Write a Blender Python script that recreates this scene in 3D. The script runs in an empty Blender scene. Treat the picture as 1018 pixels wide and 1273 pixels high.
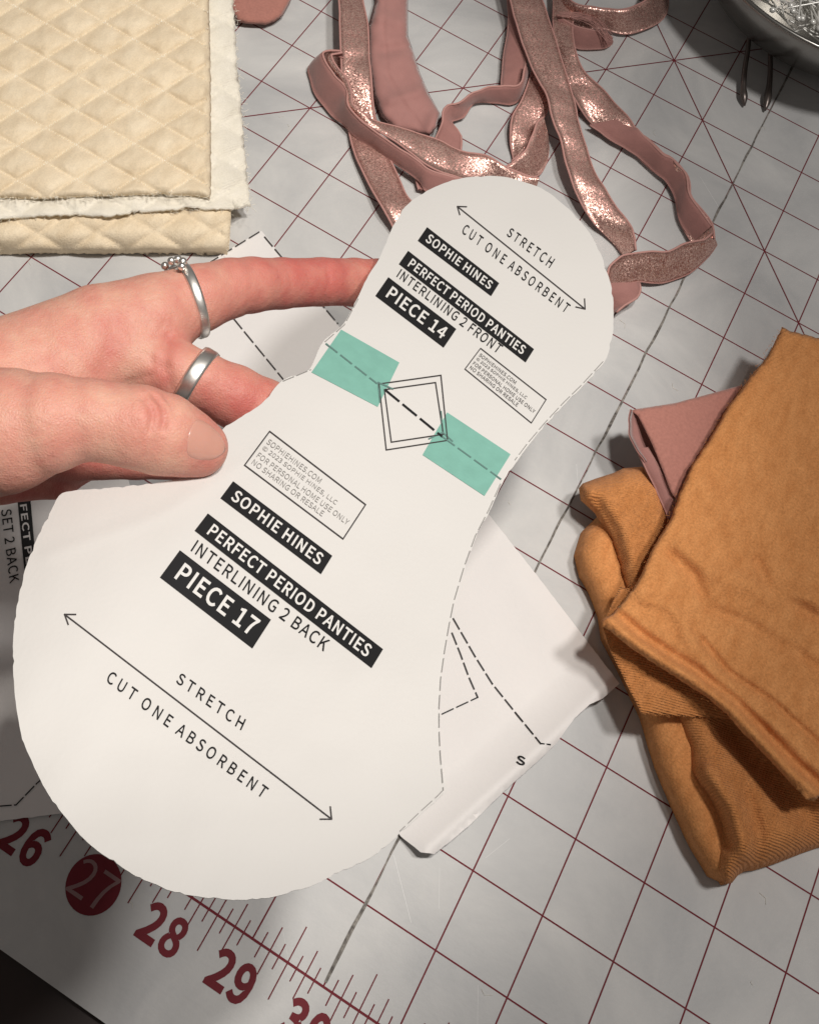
import bpy, math, random
import numpy as np
from mathutils import Vector, Matrix
from mathutils.geometry import delaunay_2d_cdt
rng = np.random.default_rng(7)
random.seed(7)
scene = bpy.context.scene
COL = scene.collection

# ------------------------------------------------------------------ camera
CAM = np.array([-0.3121562, -9.0603818, 17.6463611]) * 0.0254
ROT = np.array([[0.86159756, 0.48447598, 0.15143537],
                [0.48396317, -0.69411257, -0.53290467],
                [-0.15306631, 0.5324385, -0.83251423]])       # rows: right, down, forward
F, CX, CY = 1570.38, 509.0, 256.887
cd = bpy.data.cameras.new('camera'); cam = bpy.data.objects.new('camera', cd); COL.objects.link(cam)
M = Matrix.Identity(4)
for i in range(3):
    M[i][0] = ROT[0][i]; M[i][1] = -ROT[1][i]; M[i][2] = -ROT[2][i]; M[i][3] = CAM[i]
cam.matrix_world = M
cd.sensor_fit = 'HORIZONTAL'; cd.sensor_width = 36; cd.lens = F / 1018 * 36
cd.shift_y = -(636.5 - CY) / 1018; cd.clip_start = 0.01; cd.clip_end = 20
scene.camera = cam

# ------------------------------------------------------------------ light (indoor ceiling lamp and an added spot, evening)
w = bpy.data.worlds.new('World'); scene.world = w; w.use_nodes = True
w.node_tree.nodes['Background'].inputs[0].default_value = (0.66, 0.61, 0.57, 1)
w.node_tree.nodes['Background'].inputs[1].default_value = 0.19

def lamp(name, loc, target, size, power, color, shape='DISK'):
    l = bpy.data.lights.new(name, 'AREA'); l.shape = shape; l.size = size; l.energy = power; l.color = color
    o = bpy.data.objects.new(name, l); COL.objects.link(o); o.location = loc
    o.rotation_euler = (Vector(target) - Vector(loc)).to_track_quat('-Z', 'Y').to_euler()
    return o
lamp('ceiling_lamp', (0.20, 0.07, 1.0), (-0.03, 0, 0), 0.10, 3.9, (1.0, 0.955, 0.91))
sl = bpy.data.lights.new('added_spot', 'SPOT'); sl.energy = 20; sl.color = (1.0, 0.945, 0.875); sl.shadow_soft_size = 0.035  # added spot; its cone edge stands in for an unseen phone's shadow
sl.spot_size = math.radians(29); sl.spot_blend = 0.12
so_ = bpy.data.objects.new('added_spot', sl); COL.objects.link(so_); so_.location = (0.02, -0.03, 0.98)
so_.rotation_euler = (Vector((-0.165, -0.07, 0)) - Vector(so_.location)).to_track_quat('-Z', 'Y').to_euler()
scene.view_settings.view_transform = 'Standard'
scene.view_settings.look = 'None'
scene.view_settings.exposure = 0.1

# ------------------------------------------------------------------ geometry helpers
def P(x, y, z=0.0):
    """points of the place seen at photo position x,y and standing z metres above the mat"""
    x = np.asarray(x, float); y = np.asarray(y, float); z = np.asarray(z, float)
    c = np.stack([(x - CX) / F, (y - CY) / F, np.ones_like(x)], -1) @ ROT
    return CAM + c * ((z - CAM[2]) / c[..., 2])[..., None]
def PD(x, y, D):
    x = np.asarray(x, float); y = np.asarray(y, float); D = np.asarray(D, float)
    c = np.stack([(x - CX) / F, (y - CY) / F, np.ones_like(x)], -1) @ ROT
    return CAM + c * D[..., None]
def PX(wp):
    c = (np.asarray(wp) - CAM) @ ROT.T
    return CX + F * c[..., 0] / c[..., 2], CY + F * c[..., 1] / c[..., 2]
def G(a, b, z=0.0):
    return ((a - 29) * 0.0254, (b - 8) * 0.0254, z)

def empty(name, loc, label, cat, group=None):
    o = bpy.data.objects.new(name, None); COL.objects.link(o); o.location = [float(v) for v in loc]
    o.empty_display_size = 0.01
    o['label'] = label; o['category'] = cat
    if group: o['group'] = group
    return o
def tag(o, label, cat, group=None):
    o['label'] = label; o['category'] = cat
    if group: o['group'] = group
    return o
def mk(name, verts, faces, mat, parent=None, smooth=True, attrs=None, fmats=None, uv=None):
    off = np.zeros(3)
    if parent is not None:
        q = parent
        while q is not None:
            off = off + np.array(q.location); q = q.parent
    v = np.asarray(verts, float) - off
    me = bpy.data.meshes.new(name)
    me.from_pydata(v.tolist(), [], [tuple(int(i) for i in f) for f in faces])
    for m in (mat if isinstance(mat, (list, tuple)) else [mat]): me.materials.append(m)
    if fmats is not None: me.polygons.foreach_set('material_index', np.asarray(fmats, np.int32))
    if smooth: me.polygons.foreach_set('use_smooth', np.ones(len(me.polygons), bool))
    if attrs:
        for k, a in attrs.items():
            at = me.attributes.new(k, 'FLOAT', 'POINT'); at.data.foreach_set('value', np.asarray(a, np.float32))
    if uv is not None:
        ul = me.uv_layers.new(name='UVMap'); li = np.zeros(len(me.loops), np.int32)
        me.loops.foreach_get('vertex_index', li)
        ul.data.foreach_set('uv', np.asarray(uv, np.float32)[li].ravel())
    me.validate(); me.update()
    o = bpy.data.objects.new(name, me); COL.objects.link(o)
    if parent is not None: o.parent = parent
    return o

def densify(pts, step, closed=True):
    pts = np.asarray(pts, float); out = []
    n = len(pts)
    for i in range(n if closed else n - 1):
        a = pts[i]; b = pts[(i + 1) % n]; k = max(1, int(np.linalg.norm(b - a) / step + 0.5))
        for j in range(k): out.append(a + (b - a) * j / k)
    if not closed: out.append(pts[-1])
    return np.array(out)
def spline(pts, step, closed=False):
    """Catmull-Rom through the points"""
    pts = np.asarray(pts, float); n = len(pts); out = []
    for i in range(n if closed else n - 1):
        p1 = pts[i]; p2 = pts[(i + 1) % n]
        p0 = pts[i - 1] if (closed or i > 0) else 2 * p1 - p2
        p3 = pts[(i + 2) % n] if (closed or i + 2 < n) else 2 * p2 - p1
        k = max(2, int(np.linalg.norm((p2 - p1)[:2]) / step + 0.5))
        t = (np.arange(k) / k)[:, None]
        out.append(0.5 * (2 * p1 + (p2 - p0) * t + (2 * p0 - 5 * p1 + 4 * p2 - p3) * t ** 2 + (3 * p1 - p0 - 3 * p2 + p3) * t ** 3))
    if not closed: out.append(pts[-1:])
    return np.concatenate(out)
def segdist(q, pl, closed=False):
    q = np.asarray(q, float); pl = np.asarray(pl, float)
    if closed: pl = np.vstack([pl, pl[:1]])
    d = np.full(len(q), 1e9)
    for a, b in zip(pl[:-1], pl[1:]):
        ab = b - a; L = ab @ ab + 1e-12
        t = np.clip(((q - a) @ ab) / L, 0, 1)
        d = np.minimum(d, np.linalg.norm(q - a - t[:, None] * ab, axis=1))
    return d
def inside(q, poly):
    x, y = q[:, 0], q[:, 1]; c = np.zeros(len(q), bool); n = len(poly)
    for i in range(n):
        x1, y1 = poly[i]; x2, y2 = poly[(i + 1) % n]
        if y1 == y2: continue
        k = ((y1 > y) != (y2 > y)) & (x < (x2 - x1) * (y - y1) / (y2 - y1) + x1)
        c ^= k
    return c
def ridge(q, pl, wd, amp, sharp=2):
    return amp * np.exp(-(segdist(q, pl) / wd) ** sharp)
def vnoise(x, y, seed=0):
    """smooth value noise"""
    xi = np.floor(x).astype(int); yi = np.floor(y).astype(int); fx = x - xi; fy = y - yi
    fx = fx * fx * (3 - 2 * fx); fy = fy * fy * (3 - 2 * fy)
    def h(a, b):
        n = (a * 374761393 + b * 668265263 + seed * 974711) & 0x7fffffff
        n = ((n ^ (n >> 13)) * 1274126177) & 0x7fffffff
        return ((n ^ (n >> 16)) & 0xffff) / 65535.0
    return (h(xi, yi) * (1 - fx) + h(xi + 1, yi) * fx) * (1 - fy) + (h(xi, yi + 1) * (1 - fx) + h(xi + 1, yi + 1) * fx) * fy
def fbm(q, s, seed=0, o=3):
    r = 0; a = 0.5
    for k in range(o):
        r = r + a * (vnoise(q[:, 0] / s, q[:, 1] / s, seed + k) - 0.5); s /= 2.1; a *= 0.5
    return r
def tri2d(outline, step):
    ol = np.asarray(outline, float)
    lo = ol.min(0); hi = ol.max(0)
    xs = np.arange(lo[0], hi[0], step); ys = np.arange(lo[1], hi[1], step * 0.87)
    X, Y = np.meshgrid(xs, ys); X[1::2] += step / 2
    q = np.stack([X.ravel(), Y.ravel()], 1)
    q = q[inside(q, ol)]
    q = q[segdist(q, ol, True) > step * 0.55]
    pts = [Vector(p) for p in np.vstack([ol, q])]
    n = len(ol)
    r = delaunay_2d_cdt(pts, [], [list(range(n))], 1, 1e-5)
    v = np.array([[p.x, p.y] for p in r[0]]); f = [tuple(t) for t in r[2]]
    return v, f
def up(verts, faces):
    """turn all faces so that they look at the camera side"""
    fa = np.array(faces); v = verts
    n = np.cross(v[fa[:, 1]] - v[fa[:, 0]], v[fa[:, 2]] - v[fa[:, 0]]); c = CAM - v[fa[:, 0]]
    fl = (n * c).sum(1) < 0
    fa[fl] = fa[fl][:, ::-1]
    return fa
def sheet(name, outline, zf, step, mat, parent=None, thick=0.0, surf=None, rough=0.0, bstep=None, skirt=False, sink=0.0):
    """cloth or paper: traced outline lifted on to a height function"""
    ol = densify(outline, bstep or step)
    if rough:
        c = ol - np.roll(ol, 1, 0); nn = np.stack([-c[:, 1], c[:, 0]], 1); nn /= np.linalg.norm(nn, axis=1)[:, None] + 1e-9
        ol = ol + nn * (rng.normal(0, rough, len(ol)))[:, None]
    q, f = tri2d(ol, step)
    v = surf(q) if surf is not None else P(q[:, 0], q[:, 1], zf(q, segdist(q, ol, True)))
    fa = up(v, f)
    if skirt:
        ed = {}
        for t in fa.tolist():
            for a, b in ((t[0], t[1]), (t[1], t[2]), (t[2], t[0])):
                if (b, a) in ed: del ed[(b, a)]
                else: ed[(a, b)] = 1
        vv = v.tolist(); idx = {}; fa = fa.tolist()
        for a, b in ed:
            for k in (a, b):
                if k not in idx:
                    idx[k] = len(vv); z = vv[k][2]; vv.append([vv[k][0], vv[k][1], min(z, sink + 0.0003)])
            fa.append((b, a, idx[a], idx[b]))
        v = np.array(vv)
    o = mk(name, v, fa, mat, parent)
    if thick:
        m = o.modifiers.new('thickness', 'SOLIDIFY'); m.thickness = thick; m.offset = -1
        if thick < 0.0004:
            m = o.modifiers.new('crisp_edge', 'EDGE_SPLIT'); m.split_angle = math.radians(40)
    return o

# ------------------------------------------------------------------ materials
def mat(name, color, rough=0.6, metal=0.0, spec=0.5, var=0.0, vscale=60, bump=0.0, bscale=400, coat=0.0, sss=0.0, sheen=0.0, color2=None, detail=4):
    m = bpy.data.materials.new(name); m.use_nodes = True; nt = m.node_tree; b = nt.nodes['Principled BSDF']
    b.inputs['Base Color'].default_value = (*color, 1); b.inputs['Roughness'].default_value = rough
    b.inputs['Metallic'].default_value = metal; b.inputs['Specular IOR Level'].default_value = spec
    b.inputs['Coat Weight'].default_value = coat; b.inputs['Sheen Weight'].default_value = sheen
    if sss:
        b.inputs['Subsurface Weight'].default_value = sss; b.inputs['Subsurface Radius'].default_value = (0.004, 0.0015, 0.0008)
        b.inputs['Subsurface Scale'].default_value = 1.0
    tc = nt.nodes.new('ShaderNodeTexCoord')
    if var or color2:
        n = nt.nodes.new('ShaderNodeTexNoise'); n.inputs['Scale'].default_value = vscale; n.inputs['Detail'].default_value = detail
        nt.links.new(tc.outputs['Object'], n.inputs['Vector'])
        r = nt.nodes.new('ShaderNodeMapRange'); r.inputs[1].default_value = 0.3; r.inputs[2].default_value = 0.7
        nt.links.new(n.outputs['Fac'], r.inputs[0])
        x = nt.nodes.new('ShaderNodeMix'); x.data_type = 'RGBA'
        c2 = color2 or tuple(c * (1 - var) for c in color)
        x.inputs['A'].default_value = (*color, 1); x.inputs['B'].default_value = (*c2, 1)
        nt.links.new(r.outputs[0], x.inputs['Factor']); nt.links.new(x.outputs['Result'], b.inputs['Base Color'])
    if bump:
        n2 = nt.nodes.new('ShaderNodeTexNoise'); n2.inputs['Scale'].default_value = bscale; n2.inputs['Detail'].default_value = 5
        nt.links.new(tc.outputs['Object'], n2.inputs['Vector'])
        bp = nt.nodes.new('ShaderNodeBump'); bp.inputs['Strength'].default_value = 1; bp.inputs['Distance'].default_value = bump
        nt.links.new(n2.outputs['Fac'], bp.inputs['Height']); nt.links.new(bp.outputs[0], b.inputs['Normal'])
    return m

M_table = mat('dark_wood', (0.020, 0.007, 0.004), 0.5, var=0.4, vscale=30)
M_print = mat('mat_print', (0.165, 0.022, 0.03), 0.65, spec=0.15)
M_groove = mat('groove', (0.30, 0.28, 0.25), 0.8, color2=(0.05, 0.042, 0.038), vscale=500)
M_scratch = mat('scratch', (0.74, 0.74, 0.73), 0.6)
M_paper = mat('paper', (0.635, 0.62, 0.60), 0.75, spec=0.25, var=0.03, vscale=25, bump=0.00005, bscale=900)
M_paper2 = mat('paper_under', (0.80, 0.775, 0.76), 0.75, spec=0.25, var=0.04, vscale=30, bump=0.00008, bscale=700)
M_ink = mat('ink', (0.012, 0.012, 0.013), 0.55, spec=0.3)
M_ink2 = mat('thin_ink', (0.05, 0.045, 0.045), 0.55, spec=0.3)
M_inkgrey = mat('faded_ink', (0.28, 0.27, 0.26), 0.6, spec=0.3)
M_inklight = mat('ink_under_tape', (0.11, 0.20, 0.18), 0.6, spec=0.3)
M_white = mat('unprinted', (0.66, 0.65, 0.63), 0.75, spec=0.25)
M_tape = mat('washi_tape', (0.20, 0.43, 0.36), 0.6, spec=0.3, var=0.10, vscale=260, bump=0.00006, bscale=1200)
M_silver = mat('silver', (0.93, 0.91, 0.87), 0.36, metal=1.0, bump=0.00008, bscale=260)
M_steel = mat('steel', (0.33, 0.32, 0.30), 0.26, metal=1.0, var=0.15, vscale=90)
M_pin = mat('pin_steel', (0.92, 0.91, 0.87), 0.3, metal=0.35)
M_prong = mat('prong', (0.16, 0.135, 0.125), 0.35, metal=0.8)
M_mauve = mat('matte_elastic', (0.38, 0.185, 0.165), 0.85, spec=0.2, var=0.12, vscale=220, bump=0.00012, bscale=1500, sheen=0.3)
M_strap = mat('matte_strap', (0.42, 0.21, 0.19), 0.85, spec=0.2, var=0.12, vscale=120, bump=0.0001, bscale=1800, sheen=0.3)
M_mauve2 = mat('mauve_cloth', (0.46, 0.205, 0.165), 0.9, spec=0.15, var=0.15, vscale=900, bump=0.0002, bscale=1500, sheen=0.3)
M_piping = mat('edge_piping', (0.50, 0.27, 0.24), 0.8, spec=0.2, bump=0.0001, bscale=2500)

def mat_surface():
    m = mat('mat_plastic', (0.50, 0.50, 0.49), 0.36, spec=0.3)
    nt = m.node_tree; b = nt.nodes['Principled BSDF']; tc = nt.nodes['Texture Coordinate']
    n = nt.nodes.new('ShaderNodeTexNoise'); n.inputs['Scale'].default_value = 16; n.inputs['Detail'].default_value = 9; n.inputs['Roughness'].default_value = 0.62; n.inputs['Distortion'].default_value = 0.6
    nt.links.new(tc.outputs['Object'], n.inputs['Vector'])
    cr = nt.nodes.new('ShaderNodeValToRGB')
    cr.color_ramp.elements[0].position = 0.3; cr.color_ramp.elements[0].color = (0.41, 0.415, 0.42, 1)
    cr.color_ramp.elements[1].position = 0.72; cr.color_ramp.elements[1].color = (0.63, 0.625, 0.61, 1)
    nt.links.new(n.outputs['Fac'], cr.inputs[0]); nt.links.new(cr.outputs[0], b.inputs['Base Color'])
    mp = nt.nodes.new('ShaderNodeMapping'); mp.inputs['Rotation'].default_value = (0, 0, 0.9); mp.inputs['Scale'].default_value = (30, 420, 1)
    nt.links.new(tc.outputs['Object'], mp.inputs[0])
    n2 = nt.nodes.new('ShaderNodeTexNoise'); n2.inputs['Scale'].default_value = 1.0; n2.inputs['Detail'].default_value = 5
    nt.links.new(mp.outputs[0], n2.inputs['Vector'])
    n3 = nt.nodes.new('ShaderNodeTexNoise'); n3.inputs['Scale'].default_value = 700; n3.inputs['Detail'].default_value = 4
    nt.links.new(tc.outputs['Object'], n3.inputs['Vector'])
    ad = nt.nodes.new('ShaderNodeMath'); ad.operation = 'ADD'
    nt.links.new(n2.outputs['Fac'], ad.inputs[0]); nt.links.new(n3.outputs['Fac'], ad.inputs[1])
    bp = nt.nodes.new('ShaderNodeBump'); bp.inputs['Strength'].default_value = 0.6; bp.inputs['Distance'].default_value = 0.00009
    nt.links.new(ad.outputs[0], bp.inputs['Height']); nt.links.new(bp.outputs[0], b.inputs['Normal'])
    mr = nt.nodes.new('ShaderNodeMapRange'); mr.inputs[3].default_value = 0.38; mr.inputs[4].default_value = 0.6
    nt.links.new(n.outputs['Fac'], mr.inputs[0]); nt.links.new(mr.outputs[0], b.inputs['Roughness'])
    return m
M_mat = mat_surface()

def foil():
    m = mat('foil_elastic', (0.5, 0.26, 0.21), 0.35, metal=0.75)
    nt = m.node_tree; b = nt.nodes['Principled BSDF']; tc = nt.nodes['Texture Coordinate']
    v = nt.nodes.new('ShaderNodeTexVoronoi'); v.inputs['Scale'].default_value = 2600
    nt.links.new(tc.outputs['Object'], v.inputs['Vector'])
    # every flake of foil is tilted its own way
    s = nt.nodes.new('ShaderNodeVectorMath'); s.operation = 'SUBTRACT'; s.inputs[1].default_value = (0.5, 0.5, 0.5)
    nt.links.new(v.outputs['Color'], s.inputs[0])
    sc = nt.nodes.new('ShaderNodeVectorMath'); sc.operation = 'SCALE'; sc.inputs['Scale'].default_value = 0.38
    nt.links.new(s.outputs[0], sc.inputs[0])
    g = nt.nodes.new('ShaderNodeNewGeometry')
    a = nt.nodes.new('ShaderNodeVectorMath'); a.operation = 'ADD'
    nt.links.new(g.outputs['Normal'], a.inputs[0]); nt.links.new(sc.outputs[0], a.inputs[1])
    nm = nt.nodes.new('ShaderNodeVectorMath'); nm.operation = 'NORMALIZE'
    nt.links.new(a.outputs[0], nm.inputs[0]); nt.links.new(nm.outputs[0], b.inputs['Normal'])
    x = nt.nodes.new('ShaderNodeMix'); x.data_type = 'RGBA'; x.inputs['A'].default_value = (0.44, 0.21, 0.185, 1); x.inputs['B'].default_value = (0.90, 0.62, 0.53, 1)
    sp = nt.nodes.new('ShaderNodeSeparateColor'); nt.links.new(v.outputs['Color'], sp.inputs[0])
    nt.links.new(sp.outputs[1], x.inputs['Factor']); nt.links.new(x.outputs['Result'], b.inputs['Base Color'])
    r = nt.nodes.new('ShaderNodeMapRange'); r.inputs[3].default_value = 0.2; r.inputs[4].default_value = 0.5
    nt.links.new(sp.outputs[2], r.inputs[0]); nt.links.new(r.outputs[0], b.inputs['Roughness'])
    return m
M_foil = foil()

def knit(name, c1, c2, angle, ribs=900, rib_amt=0.00022, mottle=300, speck=0.24):
    m = mat(name, c1, 0.9, spec=0.12, sheen=0.06)
    nt = m.node_tree; b = nt.nodes['Principled BSDF']; tc = nt.nodes['Texture Coordinate']
    mp = nt.nodes.new('ShaderNodeMapping'); mp.inputs['Rotation'].default_value = (0, 0, angle)
    nt.links.new(tc.outputs['Object'], mp.inputs[0])
    wv = nt.nodes.new('ShaderNodeTexWave'); wv.inputs['Scale'].default_value = ribs / 6.28 ; wv.inputs['Distortion'].default_value = 1.5
    wv.inputs['Detail'].default_value = 3; wv.inputs['Detail Scale'].default_value = 0.6
    nt.links.new(mp.outputs[0], wv.inputs['Vector'])
    n = nt.nodes.new('ShaderNodeTexNoise'); n.inputs['Scale'].default_value = mottle; n.inputs['Detail'].default_value = 6; n.inputs['Roughness'].default_value = 0.65
    ms_ = nt.nodes.new('ShaderNodeMapping'); ms_.inputs['Rotation'].default_value = (0, 0, 0.5); ms_.inputs['Scale'].default_value = (1, 0.4, 1)
    nt.links.new(tc.outputs['Object'], ms_.inputs[0]); nt.links.new(ms_.outputs[0], n.inputs['Vector'])
    cr = nt.nodes.new('ShaderNodeValToRGB'); cr.color_ramp.elements[0].position = 0.32; cr.color_ramp.elements[1].position = 0.72
    cr.color_ramp.elements[0].color = (*c2, 1); cr.color_ramp.elements[1].color = (*c1, 1)
    nt.links.new(n.outputs['Fac'], cr.inputs[0]); nt.links.new(cr.outputs[0], b.inputs['Base Color'])
    n3 = nt.nodes.new('ShaderNodeTexNoise'); n3.inputs['Scale'].default_value = 1600; n3.inputs['Detail'].default_value = 3
    nt.links.new(tc.outputs['Object'], n3.inputs['Vector'])
    n4 = nt.nodes.new('ShaderNodeTexNoise'); n4.inputs['Scale'].default_value = 1400; n4.inputs['Detail'].default_value = 4; n4.inputs['Roughness'].default_value = 0.7
    nt.links.new(tc.outputs['Object'], n4.inputs['Vector'])
    mr = nt.nodes.new('ShaderNodeMapRange'); mr.inputs[1].default_value = 0.3; mr.inputs[2].default_value = 0.7; mr.inputs[3].default_value = 1 - speck; mr.inputs[4].default_value = 1 + speck * .75
    nt.links.new(n4.outputs['Fac'], mr.inputs[0])
    hs = nt.nodes.new('ShaderNodeVectorMath'); hs.operation = 'SCALE'
    nt.links.new(cr.outputs[0], hs.inputs[0]); nt.links.new(mr.outputs[0], hs.inputs['Scale']); nt.links.new(hs.outputs[0], b.inputs['Base Color'])
    b1 = nt.nodes.new('ShaderNodeBump'); b1.inputs['Distance'].default_value = rib_amt; b1.inputs['Strength'].default_value = 0.8
    nt.links.new(wv.outputs['Fac'], b1.inputs['Height'])
    b2 = nt.nodes.new('ShaderNodeBump'); b2.inputs['Distance'].default_value = 0.0004; b2.inputs['Strength'].default_value = 0.8
    nt.links.new(n3.outputs['Fac'], b2.inputs['Height']); nt.links.new(b1.outputs[0], b2.inputs['Normal'])
    nt.links.new(b2.outputs[0], b.inputs['Normal'])
    return m
M_or_top = knit('orange_jersey', (0.74, 0.335, 0.125), (0.60, 0.245, 0.082), 0.5, 1300, 0.00008)
M_or_rib = knit('orange_rib', (0.70, 0.30, 0.108), (0.57, 0.225, 0.072), 1.25, 2600, 0.0003)
M_cream = knit('cream_quilt', (0.93, 0.80, 0.60), (0.76, 0.62, 0.43), 0.3, 2300, 0.00006, 160, 0.09)
M_white_cloth = knit('white_lining', (0.93, 0.88, 0.77), (0.84, 0.79, 0.67), 0.3, 2600, 0.00008, 200, 0.06)
M_thread = mat('thread', (0.93, 0.88, 0.76), 0.9)

def skin():
    m = mat('skin', (0.62, 0.30, 0.22), 0.5, spec=0.32, sss=0.25)
    nt = m.node_tree; b = nt.nodes['Principled BSDF']; tc = nt.nodes['Texture Coordinate']
    n = nt.nodes.new('ShaderNodeTexNoise'); n.inputs['Scale'].default_value = 120; n.inputs['Detail'].default_value = 7; n.inputs['Roughness'].default_value = 0.6
    nt.links.new(tc.outputs['Object'], n.inputs['Vector'])
    at = nt.nodes.new('ShaderNodeAttribute'); at.attribute_name = 'redness'
    ad = nt.nodes.new('ShaderNodeMath'); ad.operation = 'MULTIPLY_ADD'; ad.inputs[1].default_value = 0.95
    nt.links.new(n.outputs['Fac'], ad.inputs[0]); nt.links.new(at.outputs['Fac'], ad.inputs[2])
    cr = nt.nodes.new('ShaderNodeValToRGB'); e = cr.color_ramp.elements
    e[0].position = 0.2; e[0].color = (0.68, 0.405, 0.30, 1); e[1].position = 1.15 if False else 1.0; e[1].color = (0.54, 0.155, 0.13, 1)
    k = e.new(0.55); k.color = (0.62, 0.285, 0.22, 1)
    nt.links.new(ad.outputs[0], cr.inputs[0]); nt.links.new(cr.outputs[0], b.inputs['Base Color'])
    v = nt.nodes.new('ShaderNodeTexVoronoi'); v.feature = 'DISTANCE_TO_EDGE'; v.inputs['Scale'].default_value = 1300
    nt.links.new(tc.outputs['Object'], v.inputs['Vector'])
    n2 = nt.nodes.new('ShaderNodeTexNoise'); n2.inputs['Scale'].default_value = 500; n2.inputs['Detail'].default_value = 4
    nt.links.new(tc.outputs['Object'], n2.inputs['Vector'])
    a2 = nt.nodes.new('ShaderNodeMath'); a2.operation = 'MULTIPLY_ADD'; a2.inputs[1].default_value = 0.6
    nt.links.new(v.outputs['Distance'], a2.inputs[0]); nt.links.new(n2.outputs['Fac'], a2.inputs[2])
    bp = nt.nodes.new('ShaderNodeBump'); bp.inputs['Distance'].default_value = 0.00035; bp.inputs['Strength'].default_value = 0.7
    nt.links.new(a2.outputs[0], bp.inputs['Height']); nt.links.new(bp.outputs[0], b.inputs['Normal'])
    return m
M_skin = skin()
M_nail = mat('nail', (0.62, 0.30, 0.235), 0.24, spec=0.5, sss=0.2, coat=0.2)

# ------------------------------------------------------------------ setting: table
v = [(-1.2, -1.2, -0.0032), (1.4, -1.2, -0.0032), (1.4, 1.6, -0.0032), (-1.2, 1.6, -0.0032)]
tb = mk('table_top', v + [(x, y, z - 0.03) for x, y, z in v],
        [(0, 1, 2, 3), (7, 6, 5, 4), (0, 4, 5, 1), (1, 5, 6, 2), (2, 6, 7, 3), (3, 7, 4, 0)], M_table, smooth=False)
tb['kind'] = 'structure'

# ------------------------------------------------------------------ cutting mat
cm = empty('cutting_mat', G(29, 8, -0.003), 'translucent grey cutting mat printed with a dark red inch grid and ruler numerals, under everything', 'cutting mat')
a0, a1, b0, b1 = 4.5, 41.5, -1.546, 26
rr = 0.5; ring = []
for cx_, cy_, t0 in ((a1 - rr, b0 + rr, -90), (a1 - rr, b1 - rr, 0), (a0 + rr, b1 - rr, 90), (a0 + rr, b0 + rr, 180)):
    for k in range(9):
        t = math.radians(t0 + 90 * k / 8); ring.append((cx_ + rr * math.cos(t), cy_ + rr * math.sin(t)))
n = len(ring)
vt = [G(a, b, 0) for a, b in ring] + [G(a, b, -0.003) for a, b in ring]
mk('mat_sheet', vt, [tuple(range(n)), tuple(range(2 * n - 1, n - 1, -1))] + [(i, n + i, n + (i + 1) % n, (i + 1) % n) for i in range(n)], M_mat, cm, smooth=False)

class Strips:
    def __init__(s): s.v = []; s.f = []
    def line(s, p, q, wd, z=0.00008):
        p = np.array(p[:2]); q = np.array(q[:2]); d = q - p; d = d / np.linalg.norm(d); nn = np.array([-d[1], d[0]]) * wd / 2
        k = len(s.v)
        for c in (p - nn, q - nn, q + nn, p + nn): s.v.append((c[0], c[1], z))
        s.f.append((k, k + 1, k + 2, k + 3))
LW = 0.00050
g = Strips()
for b in range(0, 26): g.line(G(a0 + 1, b), G(a1 - 1, b), LW if b else LW * 1.5, 0.00008)
mk('grid_rows', g.v, g.f, M_print, cm, smooth=False)
g = Strips()
for a in range(6, 41): g.line(G(a, 0), G(a, 25), LW, 0.00012)
mk('grid_columns', g.v, g.f, M_print, cm, smooth=False)
g = Strips()
g.line(G(12.5, 0.5), G(37, 25), LW, 0.00016)
g.line(G(22, 22), G(37, 7), LW, 0.0002)
mk('diagonal_lines', g.v, g.f, M_print, cm, smooth=False)
g = Strips()
for i in range(10 * 8, 40 * 8):
    a = i / 8
    if i % 8 == 0: continue
    h = 0.43 if i % 4 == 0 else (0.28 if i % 2 == 0 else 0.15)
    g.line(G(a, -h), G(a, h), LW * 0.8, 0.00016)
mk('ruler_ticks', g.v, g.f, M_print, cm, smooth=False)

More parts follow.
